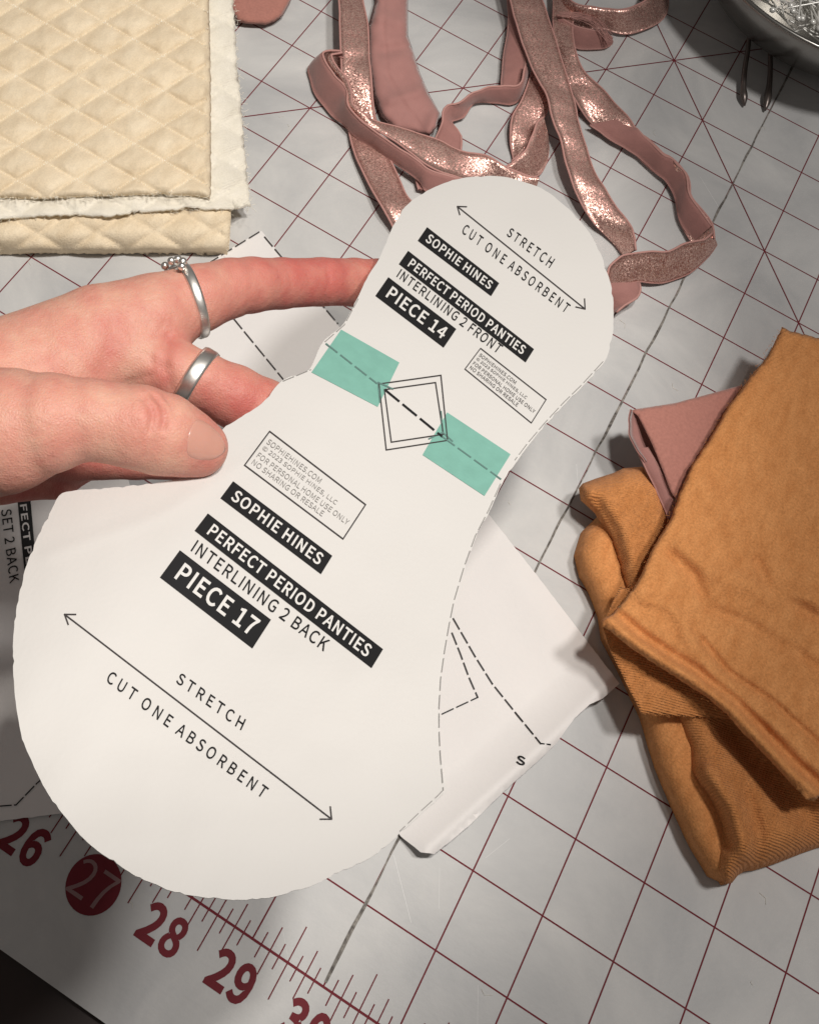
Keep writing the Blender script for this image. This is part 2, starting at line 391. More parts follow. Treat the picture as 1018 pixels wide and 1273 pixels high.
# lettering -------------------------------------------------------
# letter shapes of a plain grotesque alphabet: advance width, corner points, triangles (thousandths of the type size)
import json
GLYPHS = json.loads("".join(r'''
{"r":{" ":[0.22,[],[]],",":[0.273,[74,-187,133,-152,179,-105,207,-48,217,19,212,63,197,96,173,117,141,124,116,119,94,107,79,87,74,61,79,35,93,15,114,2,139,-2,150,-1,143,-43,124,-79
,93,-110,52,-134],[9,7,8,10,7,9,10,6,7,11,6,10,11,5,6,12,5,11,12,4,5,13,4,12,14,4,13,14,17,4,17,3,4,15,17,14,16,17,15,18,3,17,19,3,18,19,2,3,20,2,19,20,1,2,21,1,20,0,1,21]],".":[0.
273,[137,-13,162,-8,182,6,196,27,201,55,196,83,182,105,162,119,137,124,111,119,90,105,77,83,72,55,77,27,90,6,111,-8],[9,7,8,10,7,9,10,6,7,11,6,10,11,5,6,12,5,11,12,4,5,13,4,12,13,3
,4,14,3,13,14,2,3,15,2,14,15,1,2,0,1,15]],"0":[0.545,[273,-13,366,10,436,81,481,198,497,362,481,526,436,641,366,710,273,733,180,710,110,641,65,526,49,362,65,198,110,81,180,10,273,6
0,217,77,174,132,146,226,136,362,146,498,174,591,217,645,273,662,329,645,372,591,401,498,411,362,401,226,372,132,329,77],[9,7,8,10,7,9,10,24,7,24,6,7,10,23,24,25,6,24,10,22,23,26,6
,25,11,22,10,26,5,6,11,21,22,27,5,26,12,21,11,27,4,5,12,20,21,28,4,27,13,20,12,13,19,20,29,4,28,29,3,4,13,18,19,30,3,29,14,18,13,30,2,3,14,17,18,31,2,30,15,17,14,31,1,2,15,16,17,16
,1,31,15,1,16,0,1,15]],"1":[0.545,[86,0,481,0,481,75,337,75,337,720,268,720,237,704,203,690,164,679,119,669,119,612,248,612,248,75,86,75],[6,4,5,6,3,4,7,11,6,11,3,6,8,11,7,9,11,8,1
0,11,9,12,3,11,0,12,13,0,3,12,0,2,3,0,1,2]],"2":[0.545,[43,0,496,0,496,78,297,78,268,77,238,75,208,73,179,71,294,188,384,302,441,413,462,522,447,608,405,675,339,718,251,733,188,725
,133,704,84,671,39,628,91,577,123,610,159,636,198,654,241,660,299,649,340,620,365,575,373,518,353,421,293,313,190,192,43,53],[16,14,15,17,14,16,17,13,14,18,13,17,18,24,13,24,25,13,
25,12,13,19,23,18,23,24,18,19,22,23,26,12,25,19,21,22,20,21,19,27,12,26,27,11,12,28,11,27,28,10,11,29,10,28,30,10,29,30,9,10,31,9,30,31,8,9,32,8,31,32,7,8,4,2,3,4,1,2,5,1,4,6,1,5,7
,1,6,32,1,7,0,1,32]],"3":[0.545,[258,-13,349,1,422,42,472,106,490,193,478,260,446,313,397,352,338,375,338,380,390,406,430,444,456,493,466,553,450,629,406,686,340,721,255,733,197,72
6,145,708,98,681,55,647,103,590,136,619,172,641,210,655,252,660,303,652,342,629,366,593,374,546,364,492,331,448,269,419,175,409,175,340,280,330,349,300,387,255,399,195,388,140,358,
98,312,71,252,62,196,69,149,87,109,113,75,144,28,86,69,49,119,17,182,-5],[18,16,17,19,16,18,19,15,16,20,15,19,20,26,15,26,14,15,21,26,20,21,25,26,27,14,26,21,24,25,28,14,27,22,23,2
1,23,24,21,28,13,14,29,13,28,30,13,29,30,12,13,31,12,30,31,11,12,32,11,31,33,11,32,33,10,11,34,10,33,35,10,34,35,9,10,35,8,9,35,7,8,35,36,7,36,6,7,37,6,36,37,5,6,38,5,37,38,4,5,39,
4,38,40,4,39,40,3,4,48,46,47,41,3,40,48,45,46,41,2,3,42,2,41,48,44,45,49,44,48,43,2,42,49,43,44,49,2,43,50,2,49,50,1,2,51,1,50,51,0,1]],"4":[0.545,[334,0,418,0,418,198,515,198,515,
270,418,270,418,720,319,720,20,257,20,198,334,198,334,270,113,270,277,516,292,542,307,569,321,596,335,622,339,622,337,591,336,556,334,521,334,491],[8,6,7,8,17,6,17,18,6,18,5,6,8,16
,17,19,5,18,8,15,16,20,5,19,8,14,15,21,5,20,8,13,14,22,5,21,8,12,13,11,5,22,8,11,12,8,5,11,8,4,5,8,3,4,9,3,8,10,3,9,0,2,10,2,3,10,0,1,2]],"7":[0.545,[194,0,288,0,302,193,334,358,39
6,510,499,666,499,720,48,720,48,643,398,643,308,498,248,350,212,188],[8,6,7,8,5,6,8,9,5,9,4,5,10,4,9,10,3,4,11,3,10,11,2,3,12,2,11,12,1,2,0,1,12]],"A":[0.597,[4,0,95,0,165,220,428,
220,497,0,593,0,349,720,248,720,188,292,223,403,242,463,260,523,278,584,295,646,299,646,316,585,334,524,352,463,371,403,406,292],[0,13,7,13,6,7,13,14,6,14,5,6,0,12,13,15,5,14,16,5,
15,0,11,12,17,5,16,0,10,11,18,5,17,0,9,10,0,8,9,19,5,18,0,2,8,2,19,8,2,3,19,3,5,19,0,1,2,4,5,3]],"B":[0.645,[99,0,328,0,439,13,525,53,581,119,601,211,590,277,560,328,514,363,455,38
3,455,388,500,411,533,447,553,493,560,544,542,625,491,680,412,710,312,720,99,720,190,415,190,648,301,648,375,642,428,622,460,586,471,532,461,483,430,446,376,423,297,415,190,73,190,
344,315,344,399,336,461,312,499,272,512,214,498,151,460,107,398,81,315,73],[0,21,19,21,18,19,21,17,18,21,16,17,21,22,16,22,23,16,23,15,16,0,20,21,24,15,23,24,14,15,25,14,24,26,14,2
5,26,13,14,27,13,26,27,12,13,28,12,27,28,11,12,29,11,28,30,11,29,0,32,20,32,30,20,32,11,30,32,10,11,32,9,10,32,8,9,32,33,8,33,7,8,0,31,32,34,7,33,35,7,34,35,6,7,36,6,35,36,5,6,37,5
,36,38,5,37,38,4,5,39,4,38,39,3,4,40,3,39,41,3,40,0,41,31,0,3,41,0,2,3,0,1,2]],"C":[0.627,[370,-13,436,-6,494,14,546,46,591,90,541,148,505,114,466,88,423,72,374,67,281,87,211,146,1
66,240,150,362,167,484,213,575,285,633,377,653,421,648,460,634,494,613,525,585,574,644,538,678,492,706,438,725,376,733,249,707,148,633,81,516,57,360,81,203,146,86,246,13],[27,25,26
,27,24,25,28,24,27,28,23,24,28,17,23,17,22,23,28,16,17,18,22,17,19,22,18,19,20,22,20,21,22,29,16,28,29,15,16,29,14,15,30,14,29,30,13,14,30,12,13,31,12,30,31,11,12,32,11,31,6,4,5,32
,10,11,7,4,6,7,3,4,8,3,7,32,9,10,33,9,32,9,3,8,33,3,9,33,2,3,33,1,2,0,1,33]],"D":[0.676,[99,0,283,0,427,25,532,96,596,210,618,362,596,515,531,627,425,696,279,720,99,720,190,75,190,
646,271,646,382,628,462,573,509,484,525,362,509,241,462,150,382,94,271,75],[0,12,10,12,9,10,12,8,9,12,13,8,13,7,8,0,11,12,14,7,13,15,7,14,15,6,7,16,6,15,16,5,6,17,5,16,18,5,17,18,4
,5,19,4,18,19,3,4,20,3,19,20,2,3,21,2,20,0,21,11,0,2,21,0,1,2]],"E":[0.579,[99,0,525,0,525,78,190,78,190,340,463,340,463,417,190,417,190,643,514,643,514,720,99,720],[0,8,11,8,10,11
,8,9,10,0,7,8,0,4,7,4,6,7,4,5,6,0,3,4,0,2,3,0,1,2]],"F":[0.542,[99,0,190,0,190,323,465,323,465,400,190,400,190,643,514,643,514,720,99,720],[0,6,9,6,8,9,6,7,8,0,5,6,0,2,5,2,4,5,2,3,
4,0,1,2]],"G":[0.677,[382,-13,451,-6,512,11,563,37,604,71,604,373,367,373,367,298,521,298,521,109,496,91,464,78,429,70,391,67,288,87,213,146,166,240,150,362,167,484,216,575,291,633
,390,653,439,648,481,633,516,612,545,585,594,644,559,676,513,705,456,725,387,733,255,707,151,633,82,516,57,360,81,203,148,86,251,13],[31,29,30,31,28,29,32,28,31,32,27,28,32,21,27,2
1,26,27,32,20,21,22,26,21,23,26,22,23,24,26,24,25,26,33,20,32,33,19,20,33,18,19,34,18,33,34,17,18,7,5,6,7,8,5,8,4,5,34,16,17,35,16,34,9,4,8,35,15,16,36,15,35,36,14,15,10,4,9,11,4,1
0,36,13,14,37,13,36,12,4,11,12,3,4,13,3,12,37,3,13,37,2,3,0,2,37,0,1,2]],"H":[0.715,[99,0,190,0,190,340,526,340,526,0,617,0,617,720,526,720,526,418,190,418,190,720,99,720],[0,10,11
,0,9,10,8,6,7,8,5,6,0,2,9,2,8,9,2,3,8,3,5,8,0,1,2,4,5,3]],"I":[0.288,[99,0,190,0,190,720,99,720],[0,2,3,0,1,2]],"K":[0.635,[99,0,190,0,190,228,313,375,529,0,631,0,370,447,596,720,4
93,720,192,359,190,359,190,720,99,720],[0,11,12,0,10,11,9,7,8,9,6,7,9,3,6,3,5,6,9,2,3,4,5,3,0,9,10,0,2,9,0,1,2]],"L":[0.533,[99,0,505,0,505,78,190,78,190,720,99,720],[0,4,5,0,3,4,0
,2,3,0,1,2]],"M":[0.798,[99,0,181,0,181,399,180,449,177,505,173,560,169,611,173,611,231,447,367,73,428,73,564,447,622,611,626,611,622,560,618,505,615,449,614,399,614,0,698,0,698,72
0,589,720,452,335,440,298,428,260,415,222,402,185,398,185,385,222,372,260,359,298,346,335,208,720,99,720],[0,6,33,6,32,33,6,7,32,7,31,32,22,12,21,12,20,21,12,13,20,13,19,20,0,5,6,8
,31,7,22,11,12,14,19,13,0,4,5,15,19,14,0,3,4,16,19,15,0,2,3,17,19,16,9,31,8,22,10,11,0,1,2,18,19,17,9,30,31,23,10,22,24,10,23,9,29,30,9,28,29,25,10,24,9,27,28,26,10,25,9,26,27,9,10
,26]],"N":[0.71,[99,0,185,0,185,378,184,435,181,492,177,548,174,603,178,603,255,455,518,0,611,0,611,720,525,720,525,346,526,289,529,231,533,173,537,118,532,118,455,266,192,720,99,7
20],[0,6,21,6,20,21,6,7,20,7,19,20,13,11,12,13,10,11,0,5,6,8,19,7,0,4,5,0,3,4,9,19,8,0,2,3,0,1,2,14,10,13,15,10,14,9,18,19,16,10,15,17,10,16,9,17,18,9,10,17]],"O":[0.729,[364,-13,4
89,13,586,88,649,206,672,362,649,518,586,634,489,707,364,733,240,707,143,634,80,518,57,362,80,206,143,88,240,13,364,67,276,88,209,147,166,240,150,362,166,484,209,575,276,633,364,65
3,453,633,520,575,563,484,579,362,563,240,520,147,453,88],[9,7,8,10,7,9,10,24,7,24,6,7,10,23,24,25,6,24,11,23,10,25,5,6,26,5,25,11,22,23,27,5,26,11,21,22,12,21,11,27,4,5,12,20,21,2
8,4,27,13,20,12,13,19,20,29,4,28,29,3,4,30,3,29,13,18,19,14,18,13,30,2,3,31,2,30,14,17,18,31,1,2,15,17,14,16,1,31,15,16,17,15,1,16,15,0,1]],"P":[0.622,[99,0,190,0,190,287,308,287,4
17,300,500,341,554,410,574,509,554,608,499,673,415,709,305,720,99,720,190,360,190,646,293,646,376,640,436,617,471,575,483,509,472,442,437,396,379,369,297,360],[0,14,12,14,11,12,14,
10,11,14,9,10,14,15,9,15,16,9,16,8,9,0,13,14,17,8,16,18,8,17,18,7,8,19,7,18,20,7,19,20,6,7,21,6,20,21,5,6,22,5,21,23,5,22,0,2,13,2,23,13,2,5,23,2,4,5,2,3,4,0,1,2]],"R":[0.624,[190,
378,190,646,310,646,385,640,440,618,474,578,485,519,474,457,440,413,385,387,310,378,494,0,596,0,414,315,480,341,531,383,564,443,576,519,557,613,505,675,425,710,324,720,99,720,99,0,
190,0,190,305,319,305],[23,1,22,1,21,22,1,20,21,1,19,20,1,2,19,2,3,19,3,18,19,23,0,1,4,18,3,5,18,4,5,17,18,6,17,5,7,17,6,7,16,17,8,16,7,8,15,16,9,15,8,10,15,9,10,14,15,23,25,0,25,1
0,0,25,14,10,25,13,14,25,26,13,26,12,13,23,24,25,11,12,26]],"S":[0.585,[299,-13,400,3,477,47,526,112,543,192,532,262,500,314,453,354,395,384,293,428,250,447,212,471,184,504,173,549
,182,592,210,625,252,646,307,653,355,649,398,635,437,614,471,586,519,644,477,680,426,708,369,726,307,733,217,719,145,679,98,619,81,542,94,473,129,421,176,384,227,358,330,312,378,29
0,416,265,442,231,451,184,441,136,411,99,363,75,300,67,244,73,192,91,143,119,101,156,47,93,98,49,158,16,225,-5],[27,25,26,27,24,25,28,24,27,28,23,24,28,22,23,29,16,28,16,17,28,17,2
2,28,18,22,17,19,22,18,29,15,16,19,20,22,20,21,22,29,14,15,30,14,29,30,13,14,30,12,13,31,12,30,31,11,12,32,11,31,32,10,11,32,9,10,32,8,9,33,8,32,33,7,8,34,7,33,35,7,34,35,6,7,35,5,
6,36,5,35,37,5,36,38,5,37,38,4,5,39,4,38,39,3,4,40,3,39,48,46,47,41,3,40,48,45,46,41,2,3,42,2,41,49,45,48,49,44,45,43,2,42,49,43,44,49,2,43,50,2,49,50,1,2,51,1,50,51,0,1]],"T":[0.5
88,[249,0,340,0,340,643,558,643,558,720,30,720,30,643,249,643],[6,4,5,6,3,4,7,3,6,0,2,7,2,3,7,0,1,2]],"U":[0.708,[355,-13,457,3,539,55,593,151,613,297,613,720,526,720,526,295,512,1
86,476,116,421,78,355,67,289,78,235,116,200,186,187,295,187,720,96,720,96,297,116,151,170,55,252,3],[18,16,17,18,15,16,7,5,6,7,4,5,19,15,18,7,3,4,19,14,15,8,3,7,19,13,14,9,3,8,9,2,
3,20,13,19,20,12,13,10,2,9,20,11,12,11,2,10,20,2,11,20,1,2,21,1,20,21,0,1]],"V":[0.565,[231,0,336,0,565,720,472,720,357,330,339,269,323,211,306,153,287,92,283,92,264,153,247,211,23
1,269,213,330,96,720,1,720],[0,14,15,0,13,14,4,2,3,4,1,2,0,12,13,5,1,4,6,1,5,0,11,12,0,10,11,7,1,6,0,9,10,8,1,7,0,8,9,0,1,8]],"Y":[0.522,[215,0,305,0,305,279,523,720,428,720,336,51
7,319,477,301,438,282,399,263,359,259,359,241,399,223,438,206,477,189,517,95,720,-1,720,215,279],[17,15,16,17,14,15,5,3,4,5,2,3,17,13,14,6,2,5,17,12,13,7,2,6,17,11,12,8,2,7,17,10,1
1,9,2,8,17,9,10,17,2,9,0,2,17,0,1,2]],"\u00a9":[0.817,[409,-11,545,15,658,88,735,203,763,355,735,505,658,619,545,692,409,717,273,692,160,619,83,505,54,355,83,203,160,88,273,15,409,
33,291,57,195,122,129,224,105,355,129,485,195,586,291,650,409,673,526,650,622,586,688,485,712,355,688,224,622,122,526,57,416,138,462,142,500,156,534,175,566,199,532,247,508,227,482
,212,453,201,420,197,367,208,326,240,300,289,291,355,300,414,327,461,369,491,424,502,451,499,475,490,497,476,520,457,557,500,530,525,499,544,463,557,420,562,344,547,279,506,235,441
,218,355,234,263,276,195,339,152],[9,7,8,10,23,9,23,24,9,24,7,9,24,25,7,25,6,7,10,22,23,26,6,25,26,5,6,11,22,10,11,21,22,27,5,26,59,57,58,59,56,57,60,56,59,60,55,56,60,54,55,61,48,
60,48,49,60,49,54,60,27,4,5,12,21,11,50,54,49,50,51,54,51,52,54,52,53,54,61,47,48,12,20,21,28,4,27,61,46,47,62,46,61,62,45,46,13,20,12,13,19,20,63,45,62,63,44,45,29,4,28,29,3,4,63,
43,44,64,43,63,38,36,37,64,42,43,39,36,38,13,18,19,30,3,29,40,36,39,64,41,42,30,2,3,14,18,13,41,36,40,41,35,36,64,35,41,65,35,64,65,34,35,65,33,34,32,33,65,14,17,18,31,2,30,31,1,2,
15,17,14,15,16,17,16,1,31,15,1,16,15,0,1]]},"b":{" ":[0.22,[],[]],"1":[0.588,[224,99,224,588,95,588,95,688,158,702,195,713,227,726,262,744,361,744,361,99,505,99,505,-24,62,-24,62,9
9],[6,8,7,6,9,8,5,9,6,4,1,5,1,9,5,3,1,4,2,1,3,0,9,1,12,0,13,12,9,0,12,10,9,12,11,10]],"4":[0.588,[-1,178,-1,263,308,740,439,740,439,291,535,291,535,178,439,178,439,-20,314,-20,314,
178,314,522,315,557,317,592,317,601,347,601,339,586,325,559,310,532,294,505,151,291,314,291,314,491],[1,3,2,1,14,3,14,15,3,15,4,3,1,13,14,16,4,15,1,12,13,17,4,16,18,4,17,1,18,12,18
,11,12,1,19,18,11,4,18,22,4,11,1,20,19,21,4,22,1,21,20,1,4,21,1,5,4,1,6,5,0,6,1,10,6,0,9,7,10,7,6,10,9,8,7]],"7":[0.588,[24,619,24,744,523,744,523,659,418,499,358,351,326,189,310,-
24,168,-24,188,192,225,358,287,509,355,619],[0,2,1,0,3,2,0,12,3,12,4,3,11,4,12,10,4,11,10,5,4,9,5,10,9,6,5,8,6,9,8,7,6]],"A":[0.64,[366,744,627,-24,479,-24,411,196,183,196,113,-24,
-30,-24,230,744,348,396,329,456,311,517,293,578,280,622,313,622,301,578,283,517,265,456,246,396,220,316,373,316],[6,12,7,12,0,7,12,13,0,13,1,0,6,11,12,14,1,13,6,15,11,15,10,11,15,1
0,14,10,1,14,9,1,10,6,16,15,8,1,9,6,17,16,19,1,8,6,18,17,6,4,18,4,19,18,4,3,19,3,1,19,6,5,4,2,1,3]],"C":[0.67,[58,524,130,650,239,730,375,757,444,749,503,728,552,697,607,647,527,55
1,480,594,449,613,415,625,378,629,295,611,232,560,190,477,174,362,189,246,230,162,292,110,376,91,417,96,455,110,490,133,543,183,624,89,561,27,505,-8,441,-29,369,-37,236,-10,128,69,
58,195,33,360],[2,4,3,2,5,4,1,5,2,1,6,5,1,7,6,0,13,1,13,12,1,12,7,1,12,11,7,11,10,7,10,9,7,9,8,7,0,14,13,0,15,14,33,15,0,33,16,15,33,17,16,32,17,33,32,18,17,31,18,32,23,25,24,31,19
,18,22,25,23,21,25,22,31,20,19,20,25,21,31,25,20,31,26,25,30,26,31,30,27,26,30,28,27,29,28,30]],"D":[0.719,[281,744,434,719,549,644,619,523,642,362,619,202,550,79,436,2,285,-24,75,
-24,75,744,373,117,443,167,486,248,500,362,486,476,443,556,373,605,269,622,214,622,214,99,269,99],[9,19,10,19,0,10,19,1,0,19,2,1,19,18,2,18,17,2,17,3,2,9,20,19,16,3,17,15,3,16,15,4
,3,14,4,15,14,5,4,13,5,14,12,5,13,12,6,5,11,6,12,21,6,11,9,21,20,9,6,21,9,7,6,9,8,7]],"E":[0.622,[538,744,538,619,214,619,214,441,487,441,487,316,214,316,214,102,549,102,549,-24,75
,-24,75,744],[10,2,11,2,0,11,2,1,0,10,3,2,10,6,3,6,4,3,6,5,4,10,7,6,10,8,7,10,9,8]],"F":[0.585,[538,744,538,619,214,619,214,424,489,424,489,299,214,299,214,-24,75,-24,75,744],[8,2,
9,2,0,9,2,1,0,8,3,2,8,6,3,6,4,3,6,5,4,8,7,6]],"H":[0.758,[214,744,214,442,502,442,502,744,641,744,641,-24,502,-24,502,316,214,316,214,-24,75,-24,75,744],[10,0,11,10,1,0,2,4,3,2,5,4
,10,8,1,8,2,1,8,7,2,7,5,2,10,9,8,6,5,7]],"I":[0.331,[214,744,214,-24,75,-24,75,744],[2,0,3,2,1,0]],"L":[0.577,[214,744,214,102,529,102,529,-24,75,-24,75,744],[4,0,5,4,1,0,4,2,1,4,3
,2]],"N":[0.753,[205,744,476,278,547,142,511,142,509,171,505,229,502,288,501,346,501,744,635,744,635,-24,504,-24,234,443,163,579,199,579,201,549,205,493,208,436,209,378,209,-24,75,
-24,75,744],[20,13,21,13,0,21,13,14,0,14,1,0,7,9,8,7,10,9,20,16,13,16,12,13,15,1,14,16,1,15,20,17,16,12,1,16,11,1,12,20,18,17,20,19,18,6,10,7,5,10,6,11,4,1,4,2,1,4,2,5,2,10,5,11,3,
4,11,2,3,11,10,2]],"O":[0.772,[56,525,124,650,230,730,364,757,499,730,605,650,672,525,696,362,672,199,605,72,499,-9,364,-37,230,-9,124,72,56,199,33,362,540,477,501,560,441,611,364,
629,287,611,228,560,189,477,174,362,189,247,228,162,288,110,364,91,441,110,500,162,540,247,554,362],[2,4,3,1,4,2,1,5,4,0,20,1,20,19,1,19,5,1,19,18,5,18,6,5,0,21,20,17,6,18,16,6,17,
0,22,21,15,22,0,16,7,6,15,23,22,31,7,16,14,23,15,31,8,7,14,24,23,30,8,31,29,8,30,14,25,24,13,25,14,29,9,8,28,9,29,13,26,25,27,9,28,13,27,26,13,9,27,13,10,9,12,10,13,12,11,10]],"P":
[0.665,[306,744,420,733,514,693,577,619,598,509,577,400,516,322,423,277,310,263,214,263,214,-24,75,-24,75,744,373,393,422,415,449,452,459,509,449,564,421,597,371,616,292,622,214,62
2,214,384,295,384],[11,21,12,21,0,12,21,1,0,21,2,1,21,20,2,20,3,2,11,22,21,19,3,20,19,18,3,18,4,3,17,4,18,16,4,17,16,5,4,15,5,16,14,5,15,13,5,14,13,6,5,23,6,13,11,9,22,9,23,22,9,6,
23,9,7,6,9,8,7,11,10,9]],"R":[0.667,[379,410,425,432,451,467,461,519,451,568,426,598,380,616,309,622,214,622,214,402,309,402,214,281,214,-24,75,-24,75,744,325,744,431,733,519,695,5
79,624,600,519,587,435,550,368,492,320,448,303,638,-24,480,-24,305,281],[13,8,14,8,15,14,8,16,15,8,17,16,8,18,17,8,7,18,7,6,18,6,5,18,5,19,18,13,9,8,4,19,5,3,19,4,3,20,19,2,20,3,1,
20,2,1,21,20,0,21,1,10,21,0,13,11,9,11,10,9,11,21,10,11,22,21,11,23,22,11,26,23,26,24,23,13,12,11,25,24,26]],"S":[0.629,[99,190,157,139,202,113,250,97,299,91,356,99,396,118,418,147
,426,184,419,221,400,247,366,269,320,291,217,336,163,363,111,405,71,464,56,543,75,629,129,698,209,742,307,757,374,750,436,730,490,700,552,647,475,553,423,594,389,613,350,625,308,62
9,259,623,225,606,205,581,198,549,206,515,228,489,262,468,302,450,405,406,467,374,519,330,555,270,568,191,548,101,493,28,408,-20,299,-37,220,-29,148,-6,84,30,13,91],[20,22,21,20,23
,22,19,23,20,19,24,23,19,25,24,18,25,19,18,30,25,30,29,25,29,28,25,28,27,25,27,26,25,17,31,18,31,30,18,17,32,31,17,33,32,17,34,33,17,35,34,16,35,17,16,36,35,16,37,36,16,38,37,15,38
,16,15,39,38,15,40,39,14,40,15,14,41,40,13,41,14,12,41,13,12,42,41,11,42,12,11,43,42,10,43,11,9,43,10,8,43,9,8,44,43,51,1,0,7,44,8,6,44,7,51,2,1,5,44,6,51,3,2,5,45,44,4,45,5,51,4,3
,51,45,4,50,45,51,49,45,50,49,46,45,48,46,49,48,47,46]],"T":[0.632,[6,619,6,744,582,744,582,619,364,619,364,-24,225,-24,225,619],[0,2,1,0,3,2,7,3,0,6,4,7,4,3,7,6,5,4]]},"m":{" ":[0
.22,[],[]],"2":[0.56,[184,197,286,318,345,424,365,518,357,572,334,614,296,641,241,651,201,646,163,629,129,604,92,565,27,628,79,678,129,712,186,734,252,741,342,726,411,681,455,612,4
70,522,449,410,391,297,301,183,201,81,207,82,238,84,268,85,297,86,505,86,505,-9,35,-9,35,57],[15,17,16,14,17,15,14,18,17,13,18,14,13,7,18,7,6,18,6,19,18,12,7,13,12,8,7,12,9,8,5,19,
6,12,10,9,11,10,12,4,19,5,4,20,19,3,20,4,3,21,20,2,21,3,1,21,2,1,22,21,0,22,1,0,23,22,32,23,0,32,24,23,27,29,28,27,30,29,26,30,27,25,30,26,24,30,25,32,30,24,31,30,32]],"A":[0.613,[
355,729,605,-9,491,-9,422,212,171,212,102,-9,-8,-9,241,729,363,400,344,461,326,521,308,582,292,638,301,638,286,582,268,521,250,461,231,400,199,300,394,300],[6,12,7,12,0,7,12,13,0,1
3,1,0,6,14,12,14,11,12,14,11,13,11,1,13,10,1,11,6,15,14,9,1,10,6,16,15,8,1,9,6,17,16,19,1,8,6,18,17,6,4,18,4,19,18,4,3,19,3,1,19,6,5,4,2,1,3]],"B":[0.661,[313,729,414,719,496,687,5
49,629,569,545,561,490,540,443,505,405,463,383,463,389,518,371,566,333,598,280,610,211,589,115,530,46,441,5,329,-9,91,-9,91,729,374,431,425,453,453,487,462,532,452,582,423,615,373,
634,300,640,198,640,198,423,296,423,396,89,455,114,491,155,503,214,491,268,456,305,398,328,315,335,198,335,198,81,315,81],[18,28,19,28,0,19,28,1,0,28,2,1,28,27,2,27,3,2,18,29,28,26
,3,27,25,3,26,25,4,3,24,4,25,23,4,24,23,5,4,22,5,23,22,6,5,21,6,22,20,6,21,20,7,6,30,7,20,18,39,29,39,30,29,39,7,30,39,9,7,9,8,7,39,10,9,39,38,10,38,11,10,18,40,39,37,11,38,37,12,1
1,36,12,37,35,12,36,35,13,12,34,13,35,33,13,34,33,14,13,32,14,33,32,15,14,31,15,32,41,15,31,18,41,40,18,15,41,18,16,15,18,17,16]],"C":[0.642,[73,519,142,639,246,715,376,741,440,734
,496,714,543,684,585,645,525,573,489,606,456,627,419,640,378,645,288,625,220,570,175,481,159,362,174,242,218,152,285,95,375,75,421,81,462,96,500,121,542,161,603,90,551,40,498,6,438
,-14,370,-21,242,5,140,80,72,200,48,360],[2,4,3,2,5,4,1,5,2,1,6,5,1,12,6,12,7,6,12,11,7,11,10,7,10,9,7,9,8,7,1,13,12,0,13,1,0,14,13,0,15,14,33,15,0,33,16,15,33,17,16,32,17,33,32,18
,17,31,18,32,23,25,24,31,19,18,22,25,23,21,25,22,31,20,19,21,26,25,20,26,21,30,20,31,30,26,20,30,27,26,30,28,27,29,28,30]],"D":[0.691,[280,729,428,705,538,633,604,518,626,362,604,2
07,538,90,430,17,284,-9,91,-9,91,729,379,102,455,156,501,243,516,362,501,481,455,567,379,620,270,638,198,638,198,83,270,83],[9,19,10,19,0,10,19,1,0,19,18,1,18,2,1,9,20,19,17,2,18,1
7,3,2,16,3,17,15,3,16,15,4,3,14,4,15,14,5,4,13,5,14,12,5,13,12,6,5,11,6,12,21,6,11,21,7,6,9,21,20,9,7,21,9,8,7]],"E":[0.594,[522,729,522,635,198,635,198,426,471,426,471,331,198,331
,198,86,533,86,533,-9,91,-9,91,729],[10,2,11,2,0,11,2,1,0,10,3,2,10,6,3,6,4,3,6,5,4,10,7,6,10,8,7,10,9,8]],"F":[0.558,[522,729,522,635,198,635,198,408,473,408,473,315,198,315,198,-
9,91,-9,91,729],[8,2,9,2,0,9,2,1,0,8,3,2,8,6,3,6,4,3,6,5,4,8,7,6]],"G":[0.692,[74,519,144,639,252,715,387,741,458,733,516,712,564,683,606,645,546,573,511,605,477,626,437,640,390,64
5,295,625,222,570,176,481,159,362,174,242,220,152,292,95,391,75,427,78,462,86,491,99,512,113,512,289,359,289,359,382,613,382,613,67,568,30,515,3,452,-15,382,-21,248,5,142,80,73,200
,48,360],[2,4,3,2,5,4,1,5,2,1,6,5,1,12,6,12,7,6,12,11,7,11,10,7,10,9,7,9,8,7,1,13,12,0,13,1,0,14,13,0,15,14,37,15,0,37,16,15,26,28,27,26,25,28,25,29,28,37,17,16,36,17,37,24,29,25,3
6,18,17,35,18,36,35,19,18,23,29,24,22,29,23,35,20,19,21,29,22,34,20,35,20,29,21,34,29,20,34,30,29,34,31,30,33,31,34,33,32,31]],"H":[0.73,[198,729,198,427,517,427,517,729,625,729,62
5,-9,517,-9,517,331,198,331,198,-9,91,-9,91,729],[10,0,11,10,1,0,2,4,3,2,5,4,10,8,1,8,2,1,8,7,2,7,5,2,10,9,8,6,5,7]],"I":[0.303,[198,729,198,-9,91,-9,91,729],[2,0,3,2,1,0]],"K":[0.
65,[198,729,198,367,188,367,489,729,614,729,381,446,645,-9,525,-9,312,360,198,225,198,-9,91,-9,91,729],[11,0,12,11,2,0,2,1,0,2,4,3,2,5,4,2,8,5,8,6,5,11,9,2,9,8,2,7,6,8,11,10,9]],"L
":[0.549,[198,729,198,86,513,86,513,-9,91,-9,91,729],[4,0,5,4,1,0,4,2,1,4,3,2]],"M":[0.813,[214,729,354,338,367,301,380,263,393,225,404,193,396,193,407,225,419,263,432,300,444,338,
583,729,707,729,707,-9,605,-9,605,399,607,450,609,505,613,561,617,602,628,602,572,444,434,64,361,64,223,444,167,602,178,602,182,561,186,505,188,450,189,399,189,-9,91,-9,91,729],[32
,25,33,25,0,33,25,26,0,26,1,0,10,19,11,19,12,11,19,20,12,20,13,12,32,28,25,28,24,25,27,1,26,10,18,19,21,18,20,18,13,20,28,1,27,10,21,18,21,17,18,21,16,17,32,29,28,24,1,28,21,15,16,
